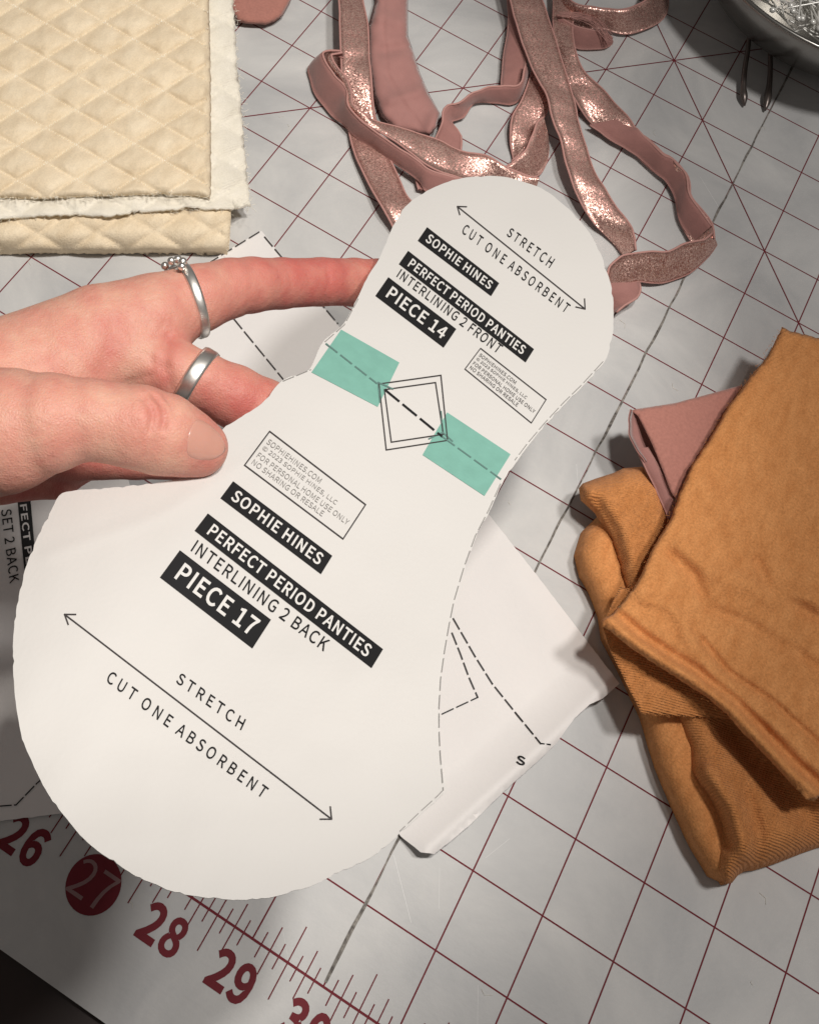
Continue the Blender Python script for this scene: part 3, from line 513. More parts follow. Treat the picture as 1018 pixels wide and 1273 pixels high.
32,30,29,10,22,21,23,1,24,32,31,30,23,2,1,9,22,10,23,3,2,8,22,9,23,4,3,7,22,8,6,5,7,5,22,7,23,5,4,23,22,5]],"N":[0.725,[196,729,462,270,538,126,528,126,524,173,520,230,517,288,516,
346,516,729,619,729,619,-9,513,-9,248,451,173,595,183,595,186,548,189,492,192,435,193,378,193,-9,91,-9,91,729],[20,13,21,13,0,21,13,14,0,14,1,0,7,9,8,7,10,9,20,15,13,15,12,13,15,1,
14,20,16,15,12,1,15,20,17,16,11,1,12,20,18,17,20,19,18,6,10,7,5,10,6,11,3,1,3,2,1,4,10,5,3,10,4,11,10,3]],"O":[0.744,[71,520,136,640,237,715,364,741,492,715,593,640,657,520,680,362
,657,204,593,83,492,5,364,-21,236,5,136,83,71,204,48,362,555,481,513,570,449,625,364,644,280,625,216,570,174,481,159,362,174,243,216,152,280,95,364,76,449,95,513,152,555,243,570,36
2],[2,4,3,1,4,2,1,19,4,19,5,4,1,20,19,18,5,19,0,20,1,18,6,5,17,6,18,0,21,20,16,6,17,0,22,21,15,22,0,16,7,6,15,23,22,31,7,16,14,23,15,31,8,7,14,24,23,30,8,31,29,8,30,14,25,24,13,25,
14,29,9,8,28,9,29,13,26,25,27,9,28,13,27,26,27,10,9,12,27,13,12,10,27,12,11,10]],"P":[0.637,[305,729,417,717,505,680,562,612,582,509,562,406,506,334,419,292,309,278,198,278,198,-9,
91,-9,91,729,377,377,432,403,464,446,475,509,463,571,430,610,374,631,292,638,198,638,198,369,296,369],[11,21,12,21,0,12,21,1,0,21,2,1,21,20,2,20,19,2,19,3,2,11,22,21,18,3,19,18,4,3
,17,4,18,16,4,17,16,5,4,15,5,16,14,5,15,14,6,5,13,6,14,23,6,13,11,9,22,9,23,22,9,6,23,9,7,6,9,8,7,11,10,9]],"R":[0.639,[383,395,435,420,466,460,477,519,466,575,435,611,383,631,310,
638,198,638,198,387,310,387,198,297,198,-9,91,-9,91,729,325,729,427,718,510,682,565,617,584,519,572,440,538,378,484,334,426,311,611,-9,489,-9,314,297],[13,8,14,8,15,14,8,16,15,8,17
,16,8,7,17,7,18,17,13,9,8,6,18,7,5,18,6,5,19,18,4,19,5,3,19,4,3,20,19,2,20,3,1,20,2,1,21,20,0,21,1,10,21,0,13,11,9,11,10,9,11,21,10,11,22,21,11,23,22,11,26,23,26,24,23,13,12,11,25,
24,26]],"S":[0.601,[100,168,148,126,195,99,246,82,300,75,361,83,405,106,433,140,442,184,434,227,410,258,374,282,327,305,223,350,171,376,122,415,86,470,72,542,90,623,139,686,214,727
,307,741,371,735,430,716,481,687,530,645,473,575,432,607,395,627,353,640,308,645,255,638,215,618,190,588,182,549,192,508,217,478,254,455,296,436,399,392,458,361,507,320,540,265,552
,191,534,108,483,40,403,-5,299,-21,223,-14,154,8,93,42,35,92],[20,22,21,20,23,22,19,23,20,19,24,23,19,25,24,18,30,19,30,25,19,30,29,25,29,28,25,28,27,25,27,26,25,18,31,30,18,32,31,
17,32,18,17,33,32,17,34,33,17,35,34,16,35,17,16,36,35,16,37,36,15,37,16,15,38,37,15,39,38,14,39,15,14,40,39,13,40,14,13,41,40,12,41,13,12,42,41,11,42,12,10,42,11,10,43,42,9,43,10,8
,43,9,8,44,43,7,44,8,51,1,0,6,44,7,51,2,1,6,45,44,5,45,6,51,3,2,50,3,51,4,45,5,50,4,3,50,45,4,49,45,50,49,46,45,48,46,49,48,47,46]],"T":[0.604,[22,635,22,729,566,729,566,635,348,63
5,348,-9,240,-9,240,635],[0,2,1,0,3,2,7,3,0,6,4,7,4,3,7,6,5,4]],"U":[0.724,[88,729,195,729,195,295,208,189,242,122,292,86,355,75,418,86,469,122,504,189,517,295,517,729,621,729,621,
296,601,148,545,49,460,-5,355,-21,249,-5,164,49,108,148,88,296],[21,1,0,21,2,1,10,12,11,10,13,12,20,2,21,10,14,13,9,14,10,20,3,2,8,14,9,20,4,3,19,4,20,8,15,14,7,15,8,19,5,4,6,15,7,
19,6,5,19,15,6,18,15,19,18,16,15,18,17,16]]},"h":{"0":[0.621,[24,535,74,665,159,748,273,776,387,748,472,665,522,535,539,362,522,188,472,57,387,-27,273,-56,159,-27,74,57,23,188,7,36
2,359,490,335,571,304,608,273,618,242,608,212,571,187,490,178,362,187,234,212,152,242,114,273,104,304,114,334,152,359,234,368,362],[2,4,3,1,4,2,1,5,4,1,19,5,19,18,5,18,6,5,0,20,1,2
0,19,1,0,21,20,17,6,18,0,22,21,16,6,17,16,7,6,15,22,0,15,23,22,31,7,16,31,8,7,14,23,15,14,24,23,30,8,31,14,25,24,29,8,30,13,25,14,29,9,8,13,26,25,28,9,29,13,27,26,27,9,28,13,9,27,1
2,9,13,12,10,9,12,11,10]],"1":[0.621,[206,117,206,570,77,570,77,703,153,719,189,730,220,742,258,762,379,762,379,117,523,117,523,-42,44,-42,44,117],[6,8,7,6,9,8,5,9,6,4,9,5,3,1,4,1,
9,4,2,1,3,0,9,1,12,0,13,12,9,0,12,10,9,12,11,10]],"2":[0.621,[160,220,258,337,314,435,331,519,325,561,308,591,282,610,240,618,210,613,180,600,151,578,92,517,-21,628,57,704,113,742,
178,766,253,775,354,758,435,705,487,624,504,521,481,399,419,279,326,161,287,122,205,115,235,117,266,119,296,120,538,120,538,-42,1,-42,1,71],[15,17,16,14,17,15,14,18,17,13,18,14,13,
19,18,12,19,13,11,10,12,10,9,12,9,8,12,8,7,12,7,19,12,7,6,19,6,20,19,5,20,6,4,20,5,3,20,4,3,21,20,2,21,3,1,21,2,1,22,21,0,22,1,0,23,22,32,23,0,32,25,23,25,24,23,27,29,28,27,30,29,2
6,30,27,25,30,26,32,30,25,31,30,32]],"3":[0.621,[70,206,135,147,168,125,206,110,252,104,298,111,329,130,349,157,356,195,348,236,324,266,270,288,133,302,133,446,257,460,303,482,325,
510,332,546,326,577,312,598,289,612,252,618,220,614,190,603,161,585,99,531,-5,653,74,716,127,747,188,768,256,775,353,761,434,719,489,647,508,554,497,480,464,418,414,371,380,354,380
,404,419,389,478,342,518,275,533,192,511,88,450,9,363,-39,259,-55,173,-46,101,-21,43,16,-29,82],[29,31,30,28,31,29,28,32,31,27,32,28,27,33,32,26,33,27,25,24,26,24,23,26,23,22,26,22
,33,26,22,21,33,21,20,33,20,34,33,19,34,20,18,34,19,17,34,18,17,35,34,16,35,17,15,35,16,14,35,15,14,36,35,13,36,14,12,39,13,39,36,13,39,40,36,40,37,36,12,38,39,37,41,40,38,41,37,12
,41,38,12,42,41,11,42,12,10,42,11,10,43,42,9,43,10,8,43,9,51,1,0,7,43,8,7,44,43,6,44,7,51,2,1,5,44,6,51,3,2,4,44,5,51,4,3,51,44,4,51,45,44,50,45,51,49,45,50,49,46,45,48,46,49,48,47
,46]],"6":[0.621,[36,536,102,671,202,751,319,775,382,769,436,750,482,723,550,662,441,544,390,594,370,606,348,614,327,617,274,605,231,568,197,490,195,476,149,429,197,461,249,482,303
,489,401,473,480,420,529,334,545,220,526,111,473,23,393,-35,295,-56,180,-29,89,51,32,176,13,344,324,108,349,129,367,167,375,221,369,275,352,310,327,330,287,338,264,334,237,323,207,
300,186,276,198,202,223,142,256,111,296,101],[2,4,3,2,5,4,1,5,2,1,6,5,1,7,6,0,13,1,13,12,1,12,7,1,12,11,7,11,10,7,10,9,7,9,8,7,0,14,13,0,15,14,32,15,0,32,16,15,19,21,20,18,21,19,32
,17,16,18,22,21,17,22,18,32,22,17,32,23,22,31,42,32,42,41,32,41,40,32,40,23,32,39,23,40,39,24,23,38,24,39,31,43,42,37,24,38,31,44,43,31,45,44,36,24,37,35,24,36,35,25,24,31,46,45,30
,46,31,34,25,35,30,47,46,33,25,34,30,48,47,33,26,25,48,26,33,30,26,48,29,26,30,29,27,26,28,27,29]],"7":[0.621,[6,601,6,762,541,762,541,653,434,491,375,346,344,187,327,-42,148,-42,1
70,195,208,363,271,517,322,601],[0,2,1,0,3,2,0,12,3,12,4,3,11,4,12,10,4,11,10,5,4,9,5,10,9,6,5,8,6,9,8,7,6]],"8":[0.621,[22,257,57,322,105,373,141,397,141,365,114,387,78,431,53,485
,43,549,61,637,112,707,186,752,277,767,373,751,447,704,495,631,511,541,500,476,473,420,438,374,415,352,415,381,448,359,492,312,524,250,536,172,517,84,462,13,379,-33,275,-49,171,-33
,86,14,29,86,9,178,355,574,339,602,313,621,276,628,243,622,219,606,204,582,198,549,207,509,234,477,279,449,315,434,328,447,347,476,358,506,362,536,367,221,335,256,281,287,229,309,2
09,292,183,261,167,225,161,188,169,149,192,119,228,98,276,90,321,97,352,115,371,141,378,175],[11,13,12,10,13,11,10,14,13,9,14,10,9,15,14,8,38,9,38,37,9,37,15,9,37,36,15,36,16,15,8,
39,38,35,16,36,8,40,39,34,16,35,8,41,40,49,16,34,8,42,41,7,42,8,49,17,16,48,17,49,7,43,42,47,17,48,6,43,7,6,44,43,46,17,47,46,18,17,6,45,44,45,18,46,6,18,45,5,3,6,3,18,6,3,21,18,21
,19,18,5,2,3,4,21,3,2,4,5,4,20,21,22,19,21,20,22,19,1,4,2,1,20,4,20,23,22,1,23,20,0,53,1,53,23,1,53,24,23,0,54,53,52,24,53,0,55,54,51,24,52,0,56,55,33,56,0,50,24,51,50,25,24,33,57,
56,65,25,50,33,58,57,32,58,33,64,25,65,64,26,25,32,59,58,63,26,64,32,60,59,62,26,63,32,61,60,61,26,62,32,26,61,31,26,32,31,27,26,30,27,31,30,28,27,30,29,28]],"9":[0.621,[103,177,15
7,128,179,115,202,107,225,104,274,116,315,153,349,231,350,244,398,292,350,260,297,238,241,231,144,248,66,301,17,387,1,500,20,610,73,698,153,755,250,776,365,750,457,674,515,553,534,
391,511,193,446,54,348,-29,233,-55,167,-49,112,-30,65,-3,-2,57,221,613,197,592,178,554,170,499,177,446,194,410,218,390,258,382,282,386,310,398,340,422,362,448,350,522,324,580,292,6
10,251,620],[19,21,20,18,21,19,18,22,21,17,22,18,17,48,22,48,47,22,47,23,22,17,33,48,17,34,33,46,23,47,16,34,17,16,35,34,45,23,46,16,36,35,45,24,23,44,24,45,15,36,16,15,37,36,43,24
,44,15,38,37,42,24,43,15,39,38,41,24,42,41,9,24,9,25,24,15,40,39,14,40,15,40,9,41,14,9,40,13,9,14,13,10,9,8,25,9,13,11,10,12,11,13,7,25,8,6,25,7,6,26,25,32,1,0,5,26,6,32,2,1,4,26,5
,32,3,2,32,4,3,32,26,4,31,26,32,31,27,26,30,27,31,30,28,27,29,28,30]]}}
'''.splitlines()))
def text_mesh(s, weight='r', spacing=1.0):
    V = []; Fa = []; x = 0.0; k = 0
    for ch in s:
        ad, vv, tt = GLYPHS[weight][ch]
        if vv:
            v = np.array(vv, float).reshape(-1, 2) / 1000; t = np.array(tt).reshape(-1, 3)
            V.append(v + [x, 0]); Fa += (t + k).tolist(); k += len(v)
        x += ad * spacing + (spacing - 1) * 0.12
    return np.vstack(V), [tuple(t) for t in Fa]
def unit(v, bold=0):
    lo = v.min(0); hi = v.max(0)
    return (v - lo) / (hi - lo)
_REF = {}

def ellipse(n, r):
    return [(r * math.cos(2 * math.pi * i / n), r * math.sin(2 * math.pi * i / n)) for i in range(n)]
M_matwhite = mat('mat_window', (0.26, 0.15, 0.15), 0.4)
for s, ca, cb, hgt in (('26', 26.02, -0.50, .45), ('28', 28.02, -0.45, .45), ('29', 29.0, -0.447, .45), ('30', 30.02, -0.44, .45), ('31', 31.0, -0.45, .45), ('27', 27.03, -0.472, .42)):
    v, f = text_mesh(s, 'h' if s != '27' else 'r')
    u = unit(v) - 0.5; asp = 1.25
    w3 = [G(ca + p[0] * hgt * asp, cb + p[1] * hgt, 0.0002 if s == '27' else 0.00012) for p in u]
    mk('numeral', w3, f, M_matwhite if s == '27' else M_print, cm, smooth=False)
e = ellipse(40, 0.33)
mk('numeral_disc', [G(27.03 + x, -0.472 + y, 0.00012) for x, y in e], [tuple(range(40))], M_print, cm, smooth=False)

# worn cut along one grid line, and scratches
bb = np.arange(0.05, 24, 0.06); wv = 0.00022 + 0.00042 * np.abs(np.array([vnoise(np.array([t * 2.1]), np.array([0.0]), 5)[0] for t in bb]))
jx = np.array([vnoise(np.array([t * 3.0]), np.array([1.0]), 9)[0] - .5 for t in bb]) * 0.02
vt = []; ft = []
for i, t in enumerate(bb):
    vt += [(G(30.0 + jx[i], t)[0] - wv[i], G(0, t)[1], 0.00024), (G(30.0 + jx[i], t)[0] + wv[i], G(0, t)[1], 0.00024)]
    if i: ft.append((2 * i - 2, 2 * i - 1, 2 * i + 1, 2 * i))
mk('worn_cut', vt, ft, M_groove, cm, smooth=False)
g = Strips()
for i in range(22):
    a = rng.uniform(20, 36); b = rng.uniform(-1, 15); L = rng.uniform(.1, .9); t = rng.choice([0.2, 0.9, 2.2, 2.6]) + rng.normal(0, .25)
    g.line(G(a, b), G(a + L * math.cos(t), b + L * math.sin(t)), rng.uniform(.00006, .00013), 0.00003)
sc_ = mk('scratches', g.v, g.f, M_scratch, cm, smooth=False); sc_['kind'] = 'stuff'

fr = []
for i in range(60):
    a = rng.uniform(20, 36); b = rng.uniform(-1, 16); c = np.array(G(a, b)); t = rng.uniform(0, 6.28); L = rng.uniform(.0005, .0022)
    p = [c, c + L * np.array([math.cos(t), math.sin(t), 0]), c + 2 * L * np.array([math.cos(t + .6), math.sin(t + .6), 0])]; p = np.array(p); p[:, 2] = 0.00022; fr.append(p)
LINT = fr

# ------------------------------------------------------------------ held paper template
TS = 0.87
def tdepth(q):
    dx = q[:, 0] - 475; dy = q[:, 1] - 550
    u = -.533 * dx + .847 * dy; v = .847 * dx + .533 * dy
    D = .36 * TS * 237 / (237 + .177 * u + .04 * v)
    # paper is not flat: edges of the lobes spring back a little, soft waves run across
    D = D + 0.0022 * np.sin(u / 95.0 + 0.6) * 0.5 + 0.0016 * np.sin(v / 80 + u / 160) + 0.0010 * fbm(q, 75, 40, 2) - 0.0003 * np.exp(-(segdist(q, [(60, 690), (200, 640), (330, 560)]) / 9) ** 2)
    D = D + 0.008 * np.clip((-v - 95) / 190, 0, 1.5) ** 2 * np.clip(u / 120, 0, 1)     # the corner by the fingers bends away
    D = D - 0.0012 * np.exp(-((q[:, 0] - 250) ** 2 + (q[:, 1] - 640) ** 2) / 70 ** 2)
    return D
TN = None
def tsurf(q, lift=0.0):
    v = PD(q[:, 0], q[:, 1], tdepth(q))
    if lift: v = v + TN * lift
    return v
_a = PD(*np.array([[475., 550], [485, 550], [475, 560]]).T, tdepth(np.array([[475., 550], [485, 550], [475, 560]])))
TN = np.cross(_a[1] - _a[0], _a[2] - _a[0]); TN /= np.linalg.norm(TN)
if TN @ (CAM - _a[0]) < 0: TN = -TN
OUT = [(620, 218.7), (642.6, 223), (672.5, 233.6), (698.6, 252.3), (724.7, 278.4), (743.4, 308), (754.6, 338), (761.3, 364.2), (762.5, 401.6), (759, 427.7),
       (750.9, 450), (724.7, 480), (702.4, 502.4), (678, 528.5), (657.6, 552.7), (642.6, 573.3), (624, 601.3), (609, 635), (592, 668), (578, 707), (565.5, 749.6),
       (559.5, 778), (553.9, 809.7), (549, 845), (547, 880.5), (546.8, 908.7), (548, 940), (551, 965), (552.4, 983.7), (546, 992), (525, 1011), (496.6, 1037.8),
       (460, 1067), (416, 1087.5), (389, 1101), (357, 1111), (325, 1118), (289, 1119), (253, 1116), (212, 1108), (174, 1092), (145, 1074), (108, 1047), (77, 1011),
       (59, 986), (41, 950), (28, 919), (21, 885), (17, 847), (16, 816), (17, 785), (21, 753), (29, 715), (40, 684), (50, 660), (64, 634), (73, 616), (90, 610),
       (130, 607), (166, 603), (225, 594), (252, 570), (275.8, 534.6), (292, 523), (325, 501.6), (351, 473), (384, 459), (400.8, 426), (426.7, 402.6), (443, 372),
       (458, 342), (471, 322), (482, 296), (493, 271), (508, 252.3), (530.6, 237.3), (556.8, 225.4), (586.6, 219.4)]
def smooth_outline(pts, corners):
    pts = np.array(pts, float); out = []
    s = spline(pts, 6, closed=True)
    return s
OUTS = smooth_outline(OUT, None)
# hand-cut edge: short straight snips with tiny nicks
cs = OUTS.copy(); dn = cs - np.roll(cs, 1, 0); nn = np.stack([-dn[:, 1], dn[:, 0]], 1); nn /= np.linalg.norm(nn, axis=1)[:, None] + 1e-9
nick = rng.normal(0, 0.22, len(cs)); nick[rng.integers(0, len(cs), 70)] += 1.3
OUTS = cs + nn * nick[:, None]
pp = empty('pattern_piece', P(430, 640, 0.10), 'white figure-eight paper pattern piece held by the hand, with two mint tape strips', 'paper pattern')
sheet('paper_sheet', OUTS, None, 7, M_paper, pp, thick=0.00022, surf=lambda q: tsurf(q), bstep=50)

def quadmap(u, c):
    """u in unit square (x right, y up) -> photo position inside the quad TL,TR,BR,BL"""
    TL, TR, BR, BL = [np.array(k, float) for k in c]; x = u[:, :1]; y = 1 - u[:, 1:2]
    return TL * (1 - x) * (1 - y) + TR * x * (1 - y) + BR * x * y + BL * (1 - x) * y
def box(name, c, m, lift, parent, surf, nx=16, ny=3):
    X, Y = np.meshgrid(np.linspace(0, 1, nx + 1), np.linspace(0, 1, ny + 1)); u = np.stack([X.ravel(), Y.ravel()], 1)
    f = [(j * (nx + 1) + i, j * (nx + 1) + i + 1, (j + 1) * (nx + 1) + i + 1, (j + 1) * (nx + 1) + i) for j in range(ny) for i in range(nx)]
    return mk(name, surf(quadmap(u, c), lift), f, m, parent)
def words(s, c, m, lift, parent, surf, bold=0.02, spacing=1.0, mu=(0, 1), mv=(0, 1), res=3):
    v, f = text_mesh(s, 'b' if bold > 0.015 else ('m' if bold > 0.001 else 'r'), spacing)
    lo = v.min(0); hi = v.max(0)
    # height from the capitals
    u = (v - lo) / (hi - lo)
    u = np.stack([mu[0] + u[:, 0] * (mu[1] - mu[0]), mv[0] + u[:, 1] * (mv[1] - mv[0])], 1)
    return mk('lettering', surf(quadmap(u, c), lift), f, m, parent, smooth=False)
def polyline(name, pls, wd, m, lift, parent, surf):
    v = []; f = []
    for pl, closed in pls:
        pl = np.array(pl, float)
        segs = list(zip(pl, np.roll(pl, -1, 0))) if closed else list(zip(pl[:-1], pl[1:]))
        for a, b in segs:
            d = b - a; L = np.linalg.norm(d); d /= L; nn = np.array([-d[1], d[0]]) * wd / 2; n = max(1, int(L / 12)); k = len(v)
            a2 = a - d * wd * .4; b2 = b + d * wd * .4
            for i in range(n + 1):
                c = a2 + (b2 - a2) * i / n; v += [c - nn, c + nn]
                if i: f.append((k + 2 * i - 2, k + 2 * i - 1, k + 2 * i + 1, k + 2 * i))
    o = mk(name, surf(np.array(v), lift), f, m, parent, smooth=False)
    if 'dash' in name or name == 'fold_line': o['kind'] = 'stuff'
    return o
def dashes(pl, on, off, start=0.0):
    pl = np.asarray(pl, float); out = []; seg = np.linalg.norm(np.diff(pl, axis=0), axis=1); cum = np.r_[0, np.cumsum(seg)]; t = start
    at = lambda s: np.array([np.interp(s, cum, pl[:, 0]), np.interp(s, cum, pl[:, 1])])
    while t < cum[-1]:
        e_ = min(t + on, cum[-1]); mid = [at(t)] + [pl[i] for i in range(len(pl)) if t < cum[i] < e_] + [at(e_)]
        out.append((mid, False)); t += on + off
    return out

# tape strips, then ink above them
t1 = [(423.9, 409.8), (496.3, 450.8), (469.4, 506), (387, 463)]
t2 = [(555.7, 512.8), (634.4, 565), (602, 616.9), (525, 565.8)]
box('tape_strip', t1, M_tape, 0.00012, pp, tsurf, 10, 6)
box('tape_strip', t2, M_tape, 0.00012, pp, tsurf, 10, 6)
L1, L2 = 0.00022, 0.00032
def block(boxq, s, m0, m1, mv=(0.2, 0.8), bold=0.03, sp=1.05):
    box('label_box', boxq, M_ink, L1, pp, tsurf); words(s, boxq, M_white, L2, pp, tsurf, bold, sp, (m0, m1), mv)
block([(289.6, 598.8), (412.8, 691.7), (398.8, 714.4), (273.9, 619.9)], 'SOPHIE HINES', .065, .945, (.22, .8))
block([(258.2, 638.9), (475.9, 807.9), (461.6, 831.3), (241.8, 660.3)], 'PERFECT PERIOD PANTIES', .05, .955, (.2, .8))
block([(223.4, 684.7), (336.6, 771.2), (313.6, 806.9), (198.7, 718.4)], 'PIECE 17', .10, .93, (.22, .8))
block([(530.6, 282.5), (620.2, 352.3), (610.2, 368.3), (519.1, 299.3)], 'SOPHIE HINES', .065, .945, (.22, .8))
block([(507.1, 312), (663.5, 434.4), (653.1, 450.8), (495.6, 328.4)], 'PERFECT PERIOD PANTIES', .05, .955, (.2, .8))
block([(482.5, 344.8), (566.9, 409.4), (551.2, 432.5), (466.4, 368)], 'PIECE 14', .10, .93, (.22, .8))
def line(s, q, bold=0.008, sp=1.1, m=None):
    words(s, q, m or M_ink, L1, pp, tsurf, bold, sp)
line('INTERLINING 2 BACK', [(245.5, 671.5), (411, 797.5), (402, 811), (236.5, 685.3)])
line('INTERLINING 2 FRONT', [(498.7, 334.3), (625.7, 430.2), (618.2, 440.3), (492.3, 344)])
line('STRETCH', [(224.6, 836.4), (305.8, 895.2), (299.5, 909), (218, 849)], 0.006, 1.3)
line('CUT ONE ABSORBENT', [(138.5, 834), (334.5, 981), (326, 994), (131, 847.5)], 0.006, 1.3)
line('STRETCH', [(634.8, 282.6), (690, 322.2), (682.6, 333.6), (629, 292.6)], 0.006, 1.3)
line('CUT ONE ABSORBENT', [(579, 278), (709.5, 379.5), (702.5, 389.7), (573, 289.2)], 0.006, 1.3)
for q in ([(335, 536.7), (454.2, 627.9), (426.2, 670.6), (303.9, 578.8)], [(597.1, 433.3), (678.5, 497.1), (660.2, 526.2), (577.7, 459.1)]):
    big = q[0][0] < 400
    polyline('label_frame', [(q, True)], 1.6 if big else 1.2, M_ink2, L1, pp, tsurf)
    for i, (s, wd) in enumerate((('SOPHIEHINES.COM', .55), ('© 2023 SOPHIE HINES, LLC', .76), ('FOR PERSONAL HOME USE ONLY', .93), ('NO SHARING OR RESALE', .72))):
        y1 = .86 - i * .2
        words(s, q, M_inkgrey if big else M_ink2, L1, pp, tsurf, 0.0, 1.0, (.035, .035 + wd), (y1 - .135, y1), 2)
def arrow(a, b, h1, h2, wd):
    polyline('arrow', [([a, b], False), ([h1[0], a, h1[1]], False), ([h2[0], b, h2[1]], False)], wd, M_ink2, L1, pp, tsurf)
arrow((80.2, 764.5), (412, 1019.3), ((94, 764.6), (84.7, 777)), ((410.3, 1003.9), (397.6, 1019.3)), 1.7)
arrow((568.3, 256.7), (727, 384.4), ((579.7, 257.1), (571.3, 267)), ((726.3, 371.7), (715.5, 381.8)), 1.4)
polyline('diamond_mark', [([(470.9, 477.7), (547.8, 466.9), (556, 548), (479.9, 559.8)], True), ([(477.6, 484.8), (541.1, 475.9), (550.8, 540.4), (486.2, 550.1)], True)], 1.5, M_ink2, L1, pp, tsurf)
cl = np.array([(403.7, 426.6), (470, 478), (545, 540), (616, 590)])
polyline('fold_line', dashes([(470, 478), (549, 543)], 21, 7, 12), 2.6, M_ink, L1, pp, tsurf)
polyline('fold_line', dashes([(403.7, 426.6), (468, 477)], 17, 6, 2) + [([(470, 476), (472, 500)], False), ([(470, 476), (488, 484)], False)], 2.0, M_inklight, L1, pp, tsurf)
polyline('fold_line', dashes([(549, 543), (622, 596)], 19, 6, 0) + [([(548, 512), (550, 538), (562, 549)], False), ([(533, 546), (550, 538)], False)], 1.8, M_inklight, L1, pp, tsurf)
polyline('edge_dashes', dashes([(622, 602), (607.5, 634), (590.5, 667), (576.5, 706), (564, 748), (558, 778), (552.4, 810), (547.5, 845), (545.5, 880), (545.5, 909), (547, 940), (550.6, 983), (544, 990), (523, 1009), (497, 1034)], 17, 6)
         + dashes([(749, 450), (723, 478.5), (700, 501), (676, 527), (655.5, 551.5), (640, 572)], 15, 5) + dashes([(404, 425), (428, 404), (445, 372)], 14, 5) + dashes([(352, 474), (386, 460)], 14, 4), 1.1, M_inkgrey, L1, pp, tsurf)

# ------------------------------------------------------------------ paper sheets lying on the mat
def zA(q, d):
    z = 0.0012 + 0 * d
    e = segdist(q, [(800, 822), (770, 850), (692, 925), (540, 1062)])
    z = z + 0.008 * np.clip(1 - e / 62, 0, 1) ** 1.4 - 0.004 * np.clip(1 - e / 14, 0, 1) ** 2
    z = z + 0.0016 * np.maximum(0, fbm(q, 120, 3)) + ridge(q, [(640, 700), (700, 800), (760, 850)], 30, 0.0015)
    return z
def asurf(q, lift=0.0): return P(q[:, 0], q[:, 1], zA(q, np.zeros(len(q))) + lift)
pa = empty('pattern_sheet', P(600, 850, 0), 'white pattern sheet lying behind the held piece, its lower right edge curling up', 'paper sheet')
OA = [(325, 286.5), (417, 400), (510, 517), (604, 635), (668, 716), (770, 850), (750, 868), (733, 876), (714, 893), (692, 924), (670, 945), (640, 972), (610, 1000), (585, 1025), (560, 1046), (540, 1062), (523, 1060), (498, 1040), (400, 900), (300, 700), (268, 520), (215, 430), (150, 400), (180, 372)]
sheet('paper_sheet', OA, zA, 5, M_paper2, pa, thick=0.00015, rough=0.15)
AL = 0.0005
polyline('dashed_line', dashes([(563.5, 769), (590, 815), (612, 850), (640, 885), (662, 912), (672, 924.5)], 15, 5) + [([(672, 924.5), (684, 926)], False)]
         + dashes([(562, 787), (572, 812), (583, 842), (594, 867), (547, 889)], 15, 5), 1.7, M_ink, AL, pa, asurf)
polyline('dashed_line', dashes([(290, 395), (352, 471)], 17, 5) + dashes([(324, 288), (420, 402)], 15, 5, 8) + dashes([(322, 288), (262, 325)], 14, 6)
         , 1.6, M_ink2, AL, pa, asurf)
words('S', [(643, 938), (654, 942), (652, 953), (641, 949)], M_ink, AL, pa, asurf, 0.02)
pb = empty('pattern_sheet', P(20, 800, 0), 'shaded white pattern sheet with a black title block at the left border of the mat', 'paper sheet')
OB = [(-60, 590), (60, 600), (152, 566), (170, 640), (150, 800), (110, 1006), (75, 1012), (40, 1016), (0, 1021), (-60, 1030)]
def zB(q, d): return 0.0009 + 0.001 * np.maximum(0, fbm(q, 90, 8))
def bsurf(q, lift=0.0): return P(q[:, 0], q[:, 1], zB(q, 0) + lift)
sheet('paper_sheet', OB, zB, 9, M_paper2, pb, thick=0.00015, rough=0.4)
# title block turned about eighty degrees: reading direction runs down the sheet
bq = [(44, 560), (46, 740), (29, 746), (16, 568)]
TLb, TRb, BRb, BLb = (30, 600), (48, 720), (31, 724), (13, 604)
box('label_box', [(36, 600), (46, 712), (31, 716), (20, 604)], M_ink, 0.0003, pb, bsurf, 12, 3)
words('FECT PER', [(36, 626), (46, 712), (31, 716), (22, 628)], M_paper2, 0.0004, pb, bsurf, 0.03, 1.05, (0, 1), (.18, .8))
words('SET 2 BACK', [(14, 632), (24, 722), (12, 726), (1, 634)], M_ink, 0.0003, pb, bsurf, 0.01, 1.05)
polyline('dashed_line', dashes([(-20, 1004), (20, 1001), (46, 974), (60, 962)], 15, 4), 1.6, M_ink, 0.0003, pb, bsurf)
polyline('dashed_line', [([(139, 574), (142, 592)], False)], 1.6, M_ink, 0.0003, pb, bsurf)

# ------------------------------------------------------------------ quilted cream fabric
e1 = np.array([36.7, 21.0]); e2 = np.array([-36.3, 22.4]); o0 = np.array([165 / 2.994 * 1.0 + 75, 113.6])
def quiltz(q, h):
    A_ = np.linalg.inv(np.stack([e1, e2], 1)); st = (q - o0) @ A_.T
    st = st + 0.05 * np.stack([fbm(q, 60, 21), fbm(q, 60, 25)], 1)
    h = h * (1.0 + 0.45 * vnoise(np.floor(st[:, 0]) * 3.7 + 0.5, np.floor(st[:, 1]) * 5.3 + .5, 17)) * (1 + 0.3 * fbm(q, 9, 33))
    s = np.abs(np.sin(np.pi * st[:, 0])); t = np.abs(np.sin(np.pi * st[:, 1]))
    return h * (np.minimum(s, t) * 0.25 + 0.75 * (s * t)) ** 0.5
def soft(d, r): return np.sqrt(np.clip(1 - (1 - np.clip(d / r, 0, 1)) ** 2, 0, 1))
qf = empty('quilted_fabric', P(130, 150, 0), 'folded stack of cream quilted fabric with a diamond stitch and frayed white lining', 'fabric')
